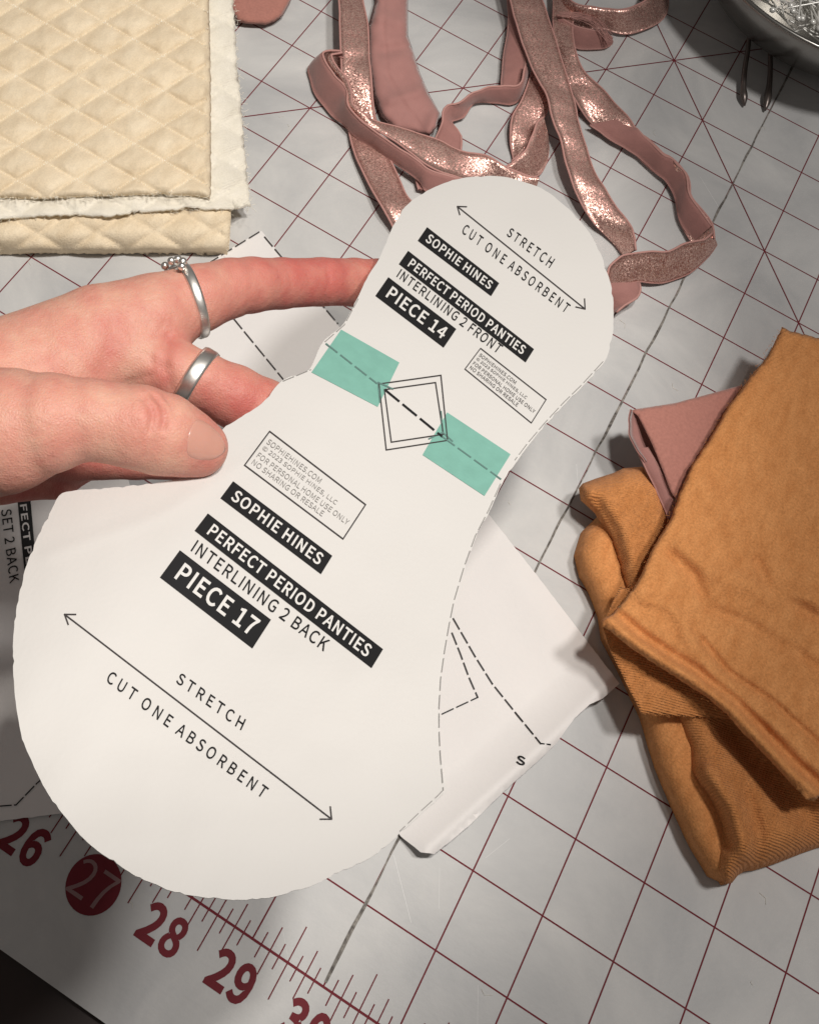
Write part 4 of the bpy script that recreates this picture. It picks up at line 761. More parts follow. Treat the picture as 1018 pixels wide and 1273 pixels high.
OQ1 = [(-60, -60), (259, -60), (260, 0), (262, 100), (262.5, 200), (262, 246), (240, 244), (200, 241.5), (150, 243), (100, 244.5), (50, 247), (0, 246), (-60, 246)]
OW = [(-60, -60), (283, -60), (290, 0), (295, 83), (301, 150), (306, 200), (311, 256), (290, 258), (262, 258), (230, 258), (180, 262), (130, 268), (80, 265), (30, 269), (0, 271), (-60, 272)]
OQ2 = [(-60, 200), (280, 200), (286, 240), (287, 262), (286, 290), (283, 311), (274, 313), (230, 314.5), (180, 314), (130, 316), (60, 314.5), (0, 316), (-60, 316)]
ZB_, ZW, ZT = 0.013, 0.0165, 0.021
def zq2(q, d):
    y = q[:, 1]; t = np.clip((314 - y) / 44, 0, 1)
    z = ZB_ * np.sqrt(np.clip(1 - (1 - t) ** 2, 0, 1)) + 0.0003
    return z + quiltz(q + np.array([12, -2]), 0.0022) * np.clip(d / 6, 0, 1) + 0.0004 * fbm(q, 14, 4) * np.clip(d / 4, 0, 1)
sheet('bottom_fold', OQ2, zq2, 3.2, M_cream, qf, skirt=True, rough=0.5)
def zw(q, d):
    return ZW - 0.006 * np.clip((q[:, 0] - 262) / 45, 0, 1) ** 1.5 + quiltz(q, 0.0022) + 0.0004 * fbm(q, 18, 6)
sheet('lining_layer', OW, zw, 4, M_white_cloth, qf, rough=0.7, thick=0.0012)
def zq1(q, d):
    return ZT + quiltz(q, 0.0028) * np.clip(d / 8, 0.2, 1) - 0.0016 * (1 - soft(d, 7)) + 0.0005 * fbm(q, 12, 2) * np.clip(d / 4, 0, 1)
sheet('top_layer', OQ1, zq1, 2.6, M_cream, qf, rough=0.4, thick=0.0016)
# stitch dimples along the diamond lines
stv = []; stf = []
A_ = np.stack([e1, e2], 1)
def stitch(a, b):
    n = int(np.linalg.norm(b - a) / 3.0)
    for i in range(n):
        c0 = a + (b - a) * (i + .15) / n; c1 = a + (b - a) * (i + .7) / n
        for c in (c0, c1):
            if not (0 - 50 < c[0] < 259 and -50 < c[1] < 240): break
        else:
            d = (c1 - c0); d = d / np.linalg.norm(d); nn = np.array([-d[1], d[0]]) * .7; off = nn * (1.3 if i % 2 else -1.3); c0 = c0 + off; c1 = c1 - off
            qq = np.array([c0 - nn, c1 - nn, c1 + nn, c0 + nn]); z = zq1(qq, np.full(4, 9.)) + 0.00012
            k = len(stv); stv.extend(P(qq[:, 0], qq[:, 1], z).tolist()); stf.append((k, k + 1, k + 2, k + 3))
for k in range(-12, 14):
    stitch(o0 + A_ @ np.array([k, -12.]), o0 + A_ @ np.array([k, 12.])); stitch(o0 + A_ @ np.array([-12., k]), o0 + A_ @ np.array([12., k]))
so = mk('stitching', stv, stf, M_thread, qf, smooth=False); so['kind'] = 'stuff'

def tubes(name, paths, r, m, parent, sides=5, taper=False):
    v = []; f = []
    for p in paths:
        p = np.asarray(p, float); n = len(p); tg = np.gradient(p, axis=0); tg /= np.linalg.norm(tg, axis=1)[:, None] + 1e-12
        ref = np.array([0, 0, 1.0]) if abs(tg[0][2]) < .9 else np.array([1.0, 0, 0]); k = len(v)
        rads = r if hasattr(r, '__len__') else [r] * n
        for i in range(n):
            a = np.cross(tg[i], ref); a /= np.linalg.norm(a) + 1e-12; b = np.cross(tg[i], a)
            rr_ = rads[i] * (1 - 0.8 * i / n if taper else 1)
            for s in range(sides):
                t = 2 * math.pi * s / sides; v.append(p[i] + rr_ * (math.cos(t) * a + math.sin(t) * b))
        for i in range(n - 1):
            for s in range(sides):
                f.append((k + i * sides + s, k + i * sides + (s + 1) % sides, k + (i + 1) * sides + (s + 1) % sides, k + (i + 1) * sides + s))
        f.append(tuple(k + s for s in range(sides))[::-1]); f.append(tuple(k + (n - 1) * sides + s for s in range(sides)))
    return mk(name, v, f, m, parent)
li = tubes('lint', LINT, 0.00006, M_thread, cm, 3); li['kind'] = 'stuff'
fr = []
for pl, z in (([(290, -10), (295, 83), (301, 150), (306, 200), (311, 256)], 0.0105), ([(311, 256), (262, 258), (180, 262), (80, 265), (0, 271)], ZW), ([(262, 245), (200, 241.5), (100, 244.5), (0, 247)], ZT), ([(284, 262), (284, 311)], 0.008)):
    pl = densify(pl, 3.2, False)
    for c in pl:
        for _ in range(2):
            a = c + rng.normal(0, 1.2, 2); d = rng.normal(0, 3.2, 2); b = a + d; mid = (a + b) / 2 + rng.normal(0, 1.4, 2); zz = z + rng.uniform(-.0004, .0004)
            s = spline(np.array([a, mid, b]), 1.5); fr.append(P(s[:, 0], s[:, 1], np.full(len(s), zz)))
fo = tubes('loose_threads', fr, 0.00009, M_thread, qf, 3); fo['kind'] = 'stuff'

# mauve mesh scrap under the quilt's corner
ms = sheet('mesh_scrap', [(270, -50), (372, -50), (362, 0), (352, 18), (342, 26), (330, 30), (310, 29), (296, 27), (285, 10)], lambda q, d: 0.004 + 0.003 * soft(d, 12), 4, M_mauve2, None, thick=0.0008, rough=0.2)
tag(ms, 'brownish mauve fabric scrap poking out beside the quilted fabric at the top', 'fabric scrap')

# ------------------------------------------------------------------ ribbons
def ribbon(name, st, parent, front, back, pipe=True, cup=0.0005, wav=0.0):
    """st rows: (xl,yl,zl mm, xr,yr,zr mm)"""
    st = np.array(st, float); s = spline(st, 5)
    Lp = P(s[:, 0], s[:, 1], s[:, 2] / 1000); Rp = P(s[:, 3], s[:, 4], s[:, 5] / 1000); n = len(s); m = 7
    v = np.zeros((n, m, 3))
    for j in range(m):
        t = j / (m - 1); v[:, j] = Lp * (1 - t) + Rp * t
    du = np.gradient(v, axis=0); dv = np.gradient(v, axis=1); nr = np.cross(du, dv); nr /= np.linalg.norm(nr, axis=2)[..., None] + 1e-12
    sg = np.sign(((CAM - v) * nr).sum(2).mean()) or 1; nr *= sg
    t = np.linspace(0, 1, m); v += nr * (cup * (1 - (2 * t - 1) ** 2))[None, :, None]
    if wav:
        v += nr * (wav * np.array([vnoise(np.array([i / 5.0]), np.array([3.0]), len(name) + n)[0] - .5 for i in range(n)]))[:, None, None]
    tw = np.array([vnoise(np.array([i / 6.5]), np.array([7.0]), 31 + n)[0] - .5 for i in range(n)]) * 0.0032 * (1 if front is M_foil else .4)
    v += nr * tw[:, None, None] * (2 * t - 1)[None, :, None]
    cr_ = np.array([vnoise(np.array([i / 2.3]), np.array([2.0]), 77 + n)[0] - .5 for i in range(n)]) * 0.0007
    cr2 = np.array([vnoise(np.array([i / 3.1]), np.array([5.0]), 97 + n)[0] - .5 for i in range(n)]) * 0.0009
    v += nr * (cr_[:, None, None] * (1 - t)[None, :, None] + cr2[:, None, None] * t[None, :, None])
    v[..., 2] = np.maximum(v[..., 2], 0.0012)
    th = 0.0004
    top = (v + nr * th).reshape(-1, 3); bot = (v - nr * th).reshape(-1, 3); f = []; fm = []
    K = n * m
    for i in range(n - 1):
        for j in range(m - 1):
            a = i * m + j; q = (a, a + 1, a + m + 1, a + m)
            if sg > 0: q = q[::-1]
            f.append(q); fm.append(0); f.append(tuple(K + k for k in q[::-1])); fm.append(1)
    for i in range(n - 1):
        for j in (0, m - 1):
            a = i * m + j; f.append((a, a + m, K + a + m, K + a)); fm.append(1)
    o = mk(name, np.vstack([top, bot]), f, [front, back], parent, fmats=fm)
    if pipe: tubes('piping', [v[:, 0], v[:, -1]], 0.00052, M_piping, o if parent is not None else o, 6)
    return o
def z2(x, y): return (340 + x / 2.994, y / 2.994)
def z3(x, y): return (678 + x / 2.994, y / 2.994)
def S(fn, rows): return [(*fn(r[0], r[1]), r[2], *fn(r[3], r[4]), r[5]) for r in rows]
rt = empty('elastic_ribbon', P(640, 100, 0), 'long tangle of dusty rose foil elastic ribbon looping over the mat above the held pattern', 'ribbon')
strap = sheet('wide_strap', [z2(*p) for p in [(375, -120), (520, -120), (500, 0), (500, 130), (520, 190), (545, 270), (580, 350), (620, 420), (608, 470), (585, 500), (540, 500), (450, 480), (400, 430), (372, 350), (356, 250), (352, 100), (380, 0)]],
      lambda q, d: 0.004 + 0.005 * soft(d, 14) - ridge(q, [z2(412, -50), z2(408, 120), z2(425, 280), z2(470, 370), z2(550, 470)], 1.6, 0.0009) + ridge(q, [z2(620, 430), z2(585, 505)], 12, 0.004) + 0.0015 * fbm(q, 26, 3)
      - ridge(q, [z2(520, 170), z2(400, 190)], 8, 0.0022) + ridge(q, [z2(560, 330), z2(440, 370)], 8, 0.002) + ridge(q, [z2(390, 60), z2(500, 90)], 9, 0.0018), 3.5, M_strap, rt, thick=0.0009)
ribbon('ribbon_strand', S(z2, [(245, -90, 14, 330, -90, 11), (247, 0, 15, 331, 0, 12), (248, 100, 15, 350, 100, 13), (251, 200, 14, 355, 200, 13), (258, 300, 12, 362, 300, 12), (268, 380, 8, 372, 400, 9),
      (280, 470, 4, 390, 490, 4), (300, 560, 4, 415, 560, 4), (345, 660, 5, 455, 640, 5), (400, 770, 6, 495, 720, 6), (445, 835, 6, 530, 770, 6), (480, 900, 5, 570, 840, 5)]), rt, M_foil, M_mauve, wav=0.0008)
ribbon('ribbon_strand', S(z2, [(262, 186, 13, 275, 258, 2), (240, 183, 14, 240, 262, 2), (208, 181, 15, 175, 238, 2), (182, 192, 16, 137, 250, 2), (192, 232, 16, 140, 296, 2), (225, 280, 16, 158, 350, 2), (262, 318, 16, 200, 405, 2),
      (272, 350, 16, 228, 435, 2), (276, 392, 16, 262, 455, 3), (312, 438, 15, 310, 500, 4), (380, 495, 15, 390, 560, 5), (460, 546, 14, 465, 615, 5), (530, 592, 13, 540, 670, 5), (585, 632, 12, 580, 720, 4), (690, 665, 10, 690, 740, 4)]), rt, M_mauve, M_foil)
ribbon('ribbon_strand', S(z2, [(255, 192, 17, 262, 215, 15), (222, 196, 17, 218, 208, 15), (206, 204, 17, 204, 222, 15), (225, 240, 17, 216, 246, 15), (262, 280, 17, 250, 285, 15), (287, 335, 17, 276, 340, 15), (296, 388, 17, 284, 392, 15),
      (345, 428, 16, 325, 440, 14), (375, 445, 14, 390, 488, 12), (450, 465, 13, 470, 540, 11), (530, 490, 12, 545, 598, 10), (610, 517, 11, 625, 642, 9), (700, 560, 10, 690, 662, 7), (790, 578, 10, 770, 672, 5), (870, 622, 10, 850, 690, 4), (940, 655, 9, 920, 700, 4), (988, 662, 9, 975, 700, 4)]), rt, M_foil, M_mauve, wav=0.0006)
ribbon('ribbon_strand', S(z2, [(585, 560, 3, 690, 580, 4), (605, 510, 5, 698, 548, 5), (618, 480, 7, 698, 505, 6), (628, 450, 9, 672, 462, 7), (630, 418, 11, 668, 448, 4), (650, 392, 12, 705, 435, 3), (690, 382, 12, 735, 388, 3), (745, 345, 12, 770, 372, 3), (800, 326, 12, 820, 380, 2),
      (860, 322, 12, 880, 388, 2), (905, 322, 12, 912, 372, 2), (925, 300, 12, 928, 335, 3), (935, 240, 12, 942, 290, 4)]), rt, M_mauve, M_mauve, wav=0.0005)
ribbon('ribbon_strand', S(z2, [(850, 335, 4, 925, 325, 7), (850, 300, 4, 935, 260, 8), (858, 210, 4, 940, 190, 9), (875, 110, 5, 940, 120, 10), (872, 0, 6, 935, 20, 10), (860, -90, 6, 930, -90, 10)]), rt, M_mauve, M_mauve)
ribbon('ribbon_strand', S(z2, [(985, 180, 8, 1060, 280, 8), (960, 270, 7, 1035, 360, 7), (925, 370, 6, 1008, 430, 6), (887, 440, 5, 975, 478, 5), (882, 520, 4, 955, 525, 5), (893, 590, 3, 925, 565, 4), (872, 628, 3, 892, 600, 3)]), rt, M_foil, M_mauve, wav=0.0006)
ribbon('ribbon_strand', S(z2, [(868, 628, 10, 900, 655, 2), (900, 600, 11, 925, 658, 2), (945, 555, 12, 960, 656, 2), (965, 500, 12, 992, 645, 2), (985, 450, 12, 1013, 600, 2), (1006, 436, 12, 1018, 540, 2)]), rt, M_foil, M_mauve)
ribbon('ribbon_strand', S(z2, [(505, 600, 3, 585, 650, 3), (525, 650, 3, 600, 690, 3), (540, 705, 3, 620, 730, 3)]), rt, M_mauve, M_mauve)
# right hand loops
ribbon('ribbon_strand', [(690, -30, 5, 668, -30, 9), (688, 10, 6, 708, 0, 10), (690, 45, 6, 711, 42, 10), (700, 90, 6, 724, 85, 9), (712, 122, 5, 755, 115, 8), (736, 152, 4, 781, 148, 8), (759, 170, 3, 792, 162, 9), (788.5, 188.5, 2, 806, 174, 10), (815, 212, 2, 822, 191, 11), (828, 222, 2, 836, 197, 11),
      (842, 248, 2, 853, 215, 12), (847, 274, 2, 856, 240, 12), (855, 290, 2, 872, 262, 12), (861, 300, 2, 884, 278, 12), (866, 304, 2, 888, 296, 12)], rt, M_foil, M_mauve)
ribbon('ribbon_strand', [(733, 155, 4.5, 778, 146, 8.6), (747, 164, 4.2, 789, 158, 9), (762, 175, 4.0, 795, 164, 9.6), (790, 191, 3, 808, 177, 10.8), (817, 215, 2.8, 823, 192.5, 11.8), (829, 225, 2.8, 837, 199, 11.8),
      (841, 246, 2.8, 851, 217, 12.6), (846, 272, 2.8, 855, 241, 12.6), (856, 291, 2.8, 871, 264, 12.6), (864, 300, 2.6, 883, 281, 12.4)], rt, M_mauve, M_mauve)
ribbon('ribbon_strand', [(625, -40, 12, 662, -40, 13), (634, 0, 12, 674, 0, 13), (646, 40, 13, 687, 40, 13), (662, 81, 13, 701, 88, 13), (679, 118, 13, 714, 125, 13), (686, 148, 12, 719, 150, 12), (698, 177, 11, 727, 177, 11), (704, 207, 10, 740, 211, 10), (720, 248, 7, 762, 250, 10), (740, 278, 4, 781, 276, 11), (758, 298, 2, 790, 294, 12), (774, 318.5, 2, 792, 311, 12)], rt, M_foil, M_mauve, wav=0.0005)
ribbon('ribbon_strand', [(888, 292, 13, 888, 302, 6), (878, 299, 13, 879, 317, 4), (863, 301, 13, 862, 334, 3), (848, 305, 13, 845, 344, 2), (832, 313, 13, 825, 350, 2), (812, 313, 14, 808, 350, 3), (795, 314, 14, 792, 349, 4), (777, 318.5, 13, 775, 352, 3), (765, 328, 12, 762, 357, 3), (754, 342, 11, 754, 366, 4)], rt, M_foil, M_mauve, wav=0.0006)
ribbon('ribbon_strand', [(752, 352, 9, 795, 351, 9), (755, 362, 8, 796, 360, 9), (758, 374, 5, 791, 371, 8), (761, 384, 3, 778, 381, 7), (758, 400, 2, 768, 390, 6)], rt, M_mauve, M_mauve)
ribbon('ribbon_strand', S(z3, [(60, -80, 14, 40, 20, 3), (100, 0, 14, 80, 75, 3), (180, 26, 14, 150, 100, 3), (235, 32, 14, 210, 105, 3), (300, 28, 14, 300, 126, 3), (370, 2, 14, 400, 92, 3), (392, -40, 14, 448, 52, 3), (400, -90, 14, 462, 0, 3), (400, -140, 14, 462, -60, 3)]), rt, M_foil, M_mauve)
ribbon('ribbon_strand', S(z3, [(40, 55, 10, 85, 150, 2), (110, 95, 9, 120, 178, 2), (180, 112, 8, 180, 180, 2), (225, 125, 6, 225, 175, 2), (248, 142, 4, 248, 160, 2)]), rt, M_mauve, M_mauve)
thr = []
for i in range(26):
    a = np.array(z3(rng.uniform(40, 60), rng.uniform(40, 60))); b = np.array(z3(rng.uniform(225, 255), rng.uniform(120, 160))); mid = (a + b) / 2 + np.array([6, -9]) + rng.normal(0, 3, 2)
    s = spline(np.array([a, mid, b]), 4); thr.append(P(s[:, 0], s[:, 1], np.linspace(.012, .008, len(s))))
fo = tubes('loose_threads', thr, 0.00012, M_piping, rt, 3); fo['kind'] = 'stuff'

# ------------------------------------------------------------------ orange fabric
of = empty('orange_fabric', P(900, 850, 0), 'folded burnt orange jersey fabric in thick layers at the right border', 'fabric')
OL = [(724, 660), (716, 687), (722, 715), (733, 735), (745, 765), (750, 793), (778.6, 850), (797, 891), (816, 954), (835, 1001), (863, 1057), (882, 1089), (901, 1098), (930, 1075), (960, 1000), (950, 850), (860, 700), (800, 610), (760, 625)]
sheet('inner_layer', OL, lambda q, d: 0.003 + 0.014 * soft(d, 34) + 0.003 * fbm(q, 50, 5), 5, M_or_top, of, skirt=True)
OM = [(748, 778), (760, 812), (778.6, 850), (797, 886), (815, 888), (832, 889.5), (858, 891), (882, 892), (920, 896), (960, 900), (940, 840), (850, 740), (770, 730)]
OFR = [(822, 850), (832, 889), (841, 910), (849, 929), (852, 960), (858, 980), (867, 992), (877, 1015), (885, 1039), (888, 1062), (890, 1085), (901, 1100), (910, 1098), (917, 1089), (926, 1083), (939, 1082), (967, 1073), (1000, 1060), (1018, 1054), (1090, 1036), (1090, 800), (900, 800)]
def zF(q, d):
    z = 0.004 + 0.021 * soft(d, 42)
    z = z + 0.003 * fbm(q, 60, 9)
    z = z - ridge(q, [(862, 975), (890, 1005), (905, 1050)], 8, 0.004) + ridge(q, [(880, 960), (912, 1005), (925, 1060)], 11, 0.0035) - ridge(q, [(938, 1080), (945, 1040), (930, 990)], 8, 0.002)
    z = z - ridge(q, [(905, 905), (960, 960), (1018, 1030)], 22, 0.006)
    return z
sheet('front_fold', OFR, zF, 4.5, M_or_rib, of, skirt=True)
sheet('middle_layer', OM, lambda q, d: 0.0265 + 0.002 * np.clip(d / 25, 0, 1) + 0.002 * fbm(q, 40, 3), 5, M_or_rib, of, thick=0.0011, rough=0.2)
# rolled fold at the upper left
OU = [(720, 606), (724, 601), (740, 595), (762, 588), (775, 582), (798, 580), (830, 600), (840, 650), (820, 700), (800, 740), (778, 734), (768, 700), (760, 675), (750, 655), (740, 638), (722, 622)]
sheet('rolled_fold', OU, lambda q, d: 0.013 + 0.013 * soft(d, 24) + 0.0025 * fbm(q, 30, 2) - ridge(q, [(742, 622), (765, 660), (775, 700)], 6, 0.002), 4, M_or_rib, of, skirt=True, sink=0.012)
OT = [(972, 406.5), (985, 412), (1018, 420), (1100, 436), (1100, 1000), (1018, 990), (1012, 997), (1002, 994), (990, 982), (975, 965), (956, 945), (940, 928), (920, 908), (903, 888), (880, 868), (855, 852), (820, 830), (790, 810), (768, 793), (749, 778), (747, 771), (757, 766),
      (774, 748), (790, 727), (800, 708), (810, 684), (822, 664), (834, 643), (845, 612), (860, 578), (885, 540), (905, 505), (922, 483), (935, 465), (955, 442)]
lip = [(747, 772), (790, 808), (855, 850), (903, 886), (940, 926), (975, 963), (1012, 996)]
def zT(q, d):
    z = 0.036 + 0.0022 * soft(d, 8) - 0.004 * np.clip((480 - q[:, 1]) / 90, 0, 1)
    e_ = segdist(q, lip)
    z = z + 0.0028 * np.exp(-((e_ - 7) / 6) ** 2) - 0.0024 * np.exp(-((e_ - 20) / 6) ** 2)
    z = z + 0.0009 * fbm(q @ np.array([[.8, -.6], [.6, .8]]) / np.array([3.2, 1]), 14, 51)
    z = z + ridge(q, [(835, 690), (862, 715), (880, 755), (930, 775), (1018, 830)], 8, -0.002) + ridge(q, [(850, 680), (885, 710), (960, 740), (1018, 745)], 14, 0.0022)
    z = z + ridge(q, [(862, 783), (905, 835), (960, 872), (1030, 935)], 3.5, -0.0022) + ridge(q, [(850, 790), (895, 850), (960, 900), (1030, 965)], 9, 0.0016)
    z = z + ridge(q, [(800, 745), (830, 752), (865, 790)], 8, 0.0018) + ridge(q, [(940, 700), (960, 735), (1018, 770)], 8, -0.0018)
    z = z + ridge(q, [(855, 590), (900, 640), (930, 655)], 14, 0.0015)+ 0.004 * fbm(q, 90, 12) + 0.0012 * fbm(q, 22, 13)
    return z
sheet('top_layer', OT, zT, 4, M_or_top, of, thick=0.0013, rough=0.35)
fr = []
for pl, zz in (([(972, 407), (935, 465), (905, 505), (860, 578), (822, 664), (790, 727), (757, 766)], .0345), ([(749, 778), (790, 810), (855, 852), (903, 888), (956, 945), (1002, 994)], .0355), ([(797, 887), (832, 890), (882, 893)], .0265)):
    for c in densify(pl, 2.6, False):
        a = c + rng.normal(0, .8, 2); b_ = a + rng.normal(0, 1.9, 2); mid = (a + b_) / 2 + rng.normal(0, .8, 2); sp_ = spline(np.array([a, mid, b_]), 1.2)
        fr.append(P(sp_[:, 0], sp_[:, 1], np.full(len(sp_), zz + rng.uniform(-.0006, .0006))))
fo = tubes('loose_fibres', fr, 0.00007, M_or_top, of, 3); fo['kind'] = 'stuff'
# supports for the upper side of the stack so that it reads as folded layers
sheet('under_layer', [(968, 425), (1100, 450), (1100, 980), (1000, 975), (900, 870), (800, 780), (830, 700), (880, 590), (930, 500)], lambda q, d: 0.006 + 0.024 * soft(d, 40), 9, M_or_top, of, skirt=True)
# mauve flap and its elastic
mf = empty('mauve_fabric', P(850, 540, 0), 'folded dusty mauve fabric scrap tucked under the orange fabric', 'fabric scrap')
sheet('cloth_flap', [(785, 510), (790, 508.5), (838, 501), (880, 490), (924, 478), (915, 500), (900, 530), (880, 570), (855, 620), (843, 625), (834, 612), (824, 585), (811, 553), (802, 535), (793, 517)], lambda q, d: 0.0305 + 0.0006 * soft(d, 5) + 0.0015 * fbm(q, 40, 7) - 0.004 * np.clip((q[:, 0] - 850) / 80, 0, 1), 4, M_mauve2, mf, thick=0.0009)
ribbon('fold_side', [(785, 509, 31, 790, 511, 24), (782.5, 522, 29, 803, 530, 21), (784, 540, 28, 815, 556, 19), (789, 556, 27, 824, 580, 19), (800, 575, 26, 832, 603, 19)], mf, M_mauve, M_mauve, pipe=False)
ribbon('elastic_strip', [(792, 559, 25, 804, 556, 27), (800, 575, 25, 816, 577, 28), (812, 600, 25, 828, 602, 28), (824, 625, 25, 838, 625, 28), (832, 645, 25, 846, 640, 28)], mf, M_mauve, M_mauve)

# ------------------------------------------------------------------ bowl of pins and two prongs
BC = np.array([0.0214, 0.2833, 0.0]); prof = [(0.0, 0.0012), (0.040, 0.0012), (0.048, 0.003), (0.062, 0.014), (0.073, 0.029), (0.0792, 0.041), (0.0818, 0.0475), (0.0822, 0.0495), (0.0816, 0.0507), (0.0803, 0.0508), (0.0792, 0.0490), (0.074, 0.038), (0.066, 0.027), (0.055, 0.020), (0.0, 0.016)]
ns = 96; v = []; f = []
for r, z in prof:
    for s in range(ns):
        t = 2 * math.pi * s / ns; v.append((BC[0] + r * math.cos(t), BC[1] + r * math.sin(t), z))
for i in range(len(prof) - 1):
    for s in range(ns): f.append((i * ns + s, i * ns + (s + 1) % ns, (i + 1) * ns + (s + 1) % ns, (i + 1) * ns + s))
bowl = mk('pin_bowl', v, f, M_steel); tag(bowl, 'round brushed steel bowl full of pins cut off by the top right corner', 'bowl')
def pin_mesh():
    v = []; f = []; n = 6; L = 0.027
    st = [(0, 0.00005), (0.004, 0.00042), (L, 0.00044)]
    for x, r in st:
        for s in range(n): v.append((x, r * math.cos(s * 2 * math.pi / n), r * math.sin(s * 2 * math.pi / n)))
    for i in range(2):
        for s in range(n): f.append((i * n + s, i * n + (s + 1) % n, (i + 1) * n + (s + 1) % n, (i + 1) * n + s))
    k0 = len(v); rs = 0.0015
    for i in range(7):
        ph = math.pi * i / 6
        for s in range(8): v.append((L + rs - rs * math.cos(ph), rs * math.sin(ph) * math.cos(s * math.pi / 4), rs * math.sin(ph) * math.sin(s * math.pi / 4)))
    for i in range(6):
        for s in range(8): f.append((k0 + i * 8 + s, k0 + i * 8 + (s + 1) % 8, k0 + (i + 1) * 8 + (s + 1) % 8, k0 + (i + 1) * 8 + s))
    return v, f
pv, pf = pin_mesh(); pin0 = None
cnt = 0
while cnt < 150:
    t = rng.uniform(math.radians(215), math.radians(330)); r = rng.uniform(.03, .066)
    c = BC + np.array([r * math.cos(t), r * math.sin(t), 0.0]); xx, yy = PX(c + [0, 0, .04])
    if xx > 1060 or yy < -40: continue
    an = rng.uniform(0, 6.28); tilt = rng.uniform(-.25, .25)
    end = c + 0.027 * np.array([math.cos(an), math.sin(an), 0])
    if np.linalg.norm(end[:2] - BC[:2]) > .066: continue
    if pin0 is None:
        pin0 = mk('straight_pin', pv, pf, M_pin); o = pin0
    else:
        o = pin0.copy(); COL.objects.link(o)
    base = 0.031
    o.location = (c[0], c[1], base + rng.uniform(0.004, .014)); o.rotation_euler = (0, tilt, an)
    tag(o, 'thin silver pin with a round head among those heaped in the steel bowl', 'pin', 'pins heaped in the bowl'); cnt += 1
tw = empty('tweezers', P(938, 90, 0), 'pair of slim dark metal prongs sticking out from under the steel bowl', 'tweezers')
for pl, zz, rr_ in (([(935, 0), (932, 28), (930, 58), (926, 84), (924, 108), (924.5, 120), (925.5, 131)], [12, 10, 8, 6, 4, 3, 2], [.0012, .0012, .0012, .0013, .0015, .0020, .0004]),
               ([(955, 10), (957, 50), (957.5, 85), (956, 108), (953.5, 124), (951, 137)], [10, 8, 5, 4, 3, 2], [.0012, .0012, .0013, .0015, .0020, .0004])):
    s = spline(np.column_stack([pl, zz, np.array(rr_) * 1000]), 4); tubes('prong', [P(s[:, 0], s[:, 1], s[:, 2] / 1000)], list(s[:, 3] / 1000), M_prong, tw, 8)

# ------------------------------------------------------------------ the hand (one continuous surface from blended tapered volumes)
def cam3(x, y, D): return np.array([(x - CX) / F * D, (y - CY) / F * D, D])
chains = {
 'index': [(505, 352, 395, 30), (470, 351, 386, 29), (440, 350.5, 378, 29.5), (400, 350, 367, 30), (350, 352, 356, 31.5), (312, 354, 347, 34.5), (285, 358, 342, 37), (245, 371, 335, 42.5), (190, 390, 328, 50), (120, 408, 322, 54), (0, 462, 312, 64), (-130, 520, 305, 90)],
 'middle': [(372, 556, 330, 30), (325, 512, 324, 41), (290, 492, 321, 38), (250, 474, 319, 36), (215, 460, 319, 38), (150, 440, 321, 48)],
 'ring': [(240, 575, 332, 22), (170, 568, 333, 27), (90, 560, 330, 38), (0, 540, 322, 50)],
 'little': [(118, 574, 338, 19), (70, 585, 334, 34), (0, 582, 328, 44), (-80, 575, 320, 60)],
 'palm': [(180, 428, 325, 42), (80, 470, 315, 60), (-80, 530, 305, 95)],
 'thumb': [(248, 557, 288.5, 35.5), (230, 550, 287.0, 42), (203, 540, 285, 50), (170, 530, 283, 51), (110, 521, 281, 50), (60, 526, 280, 62), (10, 535, 281, 77), (-80, 545, 288, 95)],
}
vox = 0.6
lo = np.array([-122.0, 8, 262]); hi = np.array([10.0, 82, 408])
gx, gy, gz = [np.arange(lo[i], hi[i], vox, dtype=np.float32) for i in range(3)]
X, Y, Z = np.meshgrid(gx, gy, gz, indexing='ij')
def cone(a, ra, b, rb):
    ab = b - a; L2 = ab @ ab
    t = np.clip(((X - a[0]) * ab[0] + (Y - a[1]) * ab[1] + (Z - a[2]) * ab[2]) / L2, 0, 1)
    return np.sqrt((X - a[0] - t * ab[0]) ** 2 + (Y - a[1] - t * ab[1]) ** 2 + (Z - a[2] - t * ab[2]) ** 2) - (ra + (rb - ra) * t)
def smin(a, b, k):
    h = np.clip(0.5 + 0.5 * (b - a) / k, 0, 1)
    return b * (1 - h) + a * h - k * h * (1 - h)
parts = {}
for nm, ch in chains.items():
    d = None
    for p, q in zip(ch[:-1], ch[1:]):
        c = cone(cam3(*p[:3]), p[3] * p[2] / F, cam3(*q[:3]), q[3] * q[2] / F)
        d = c if d is None else smin(d, c, 1.2)
    parts[nm] = d
D = smin(parts['index'], parts['palm'], 9)
D = smin(D, parts['middle'], 3.0)
D = smin(D, parts['ring'], 3); D = smin(D, parts['little'], 2.5)
D = smin(D, parts['thumb'], 5.5)
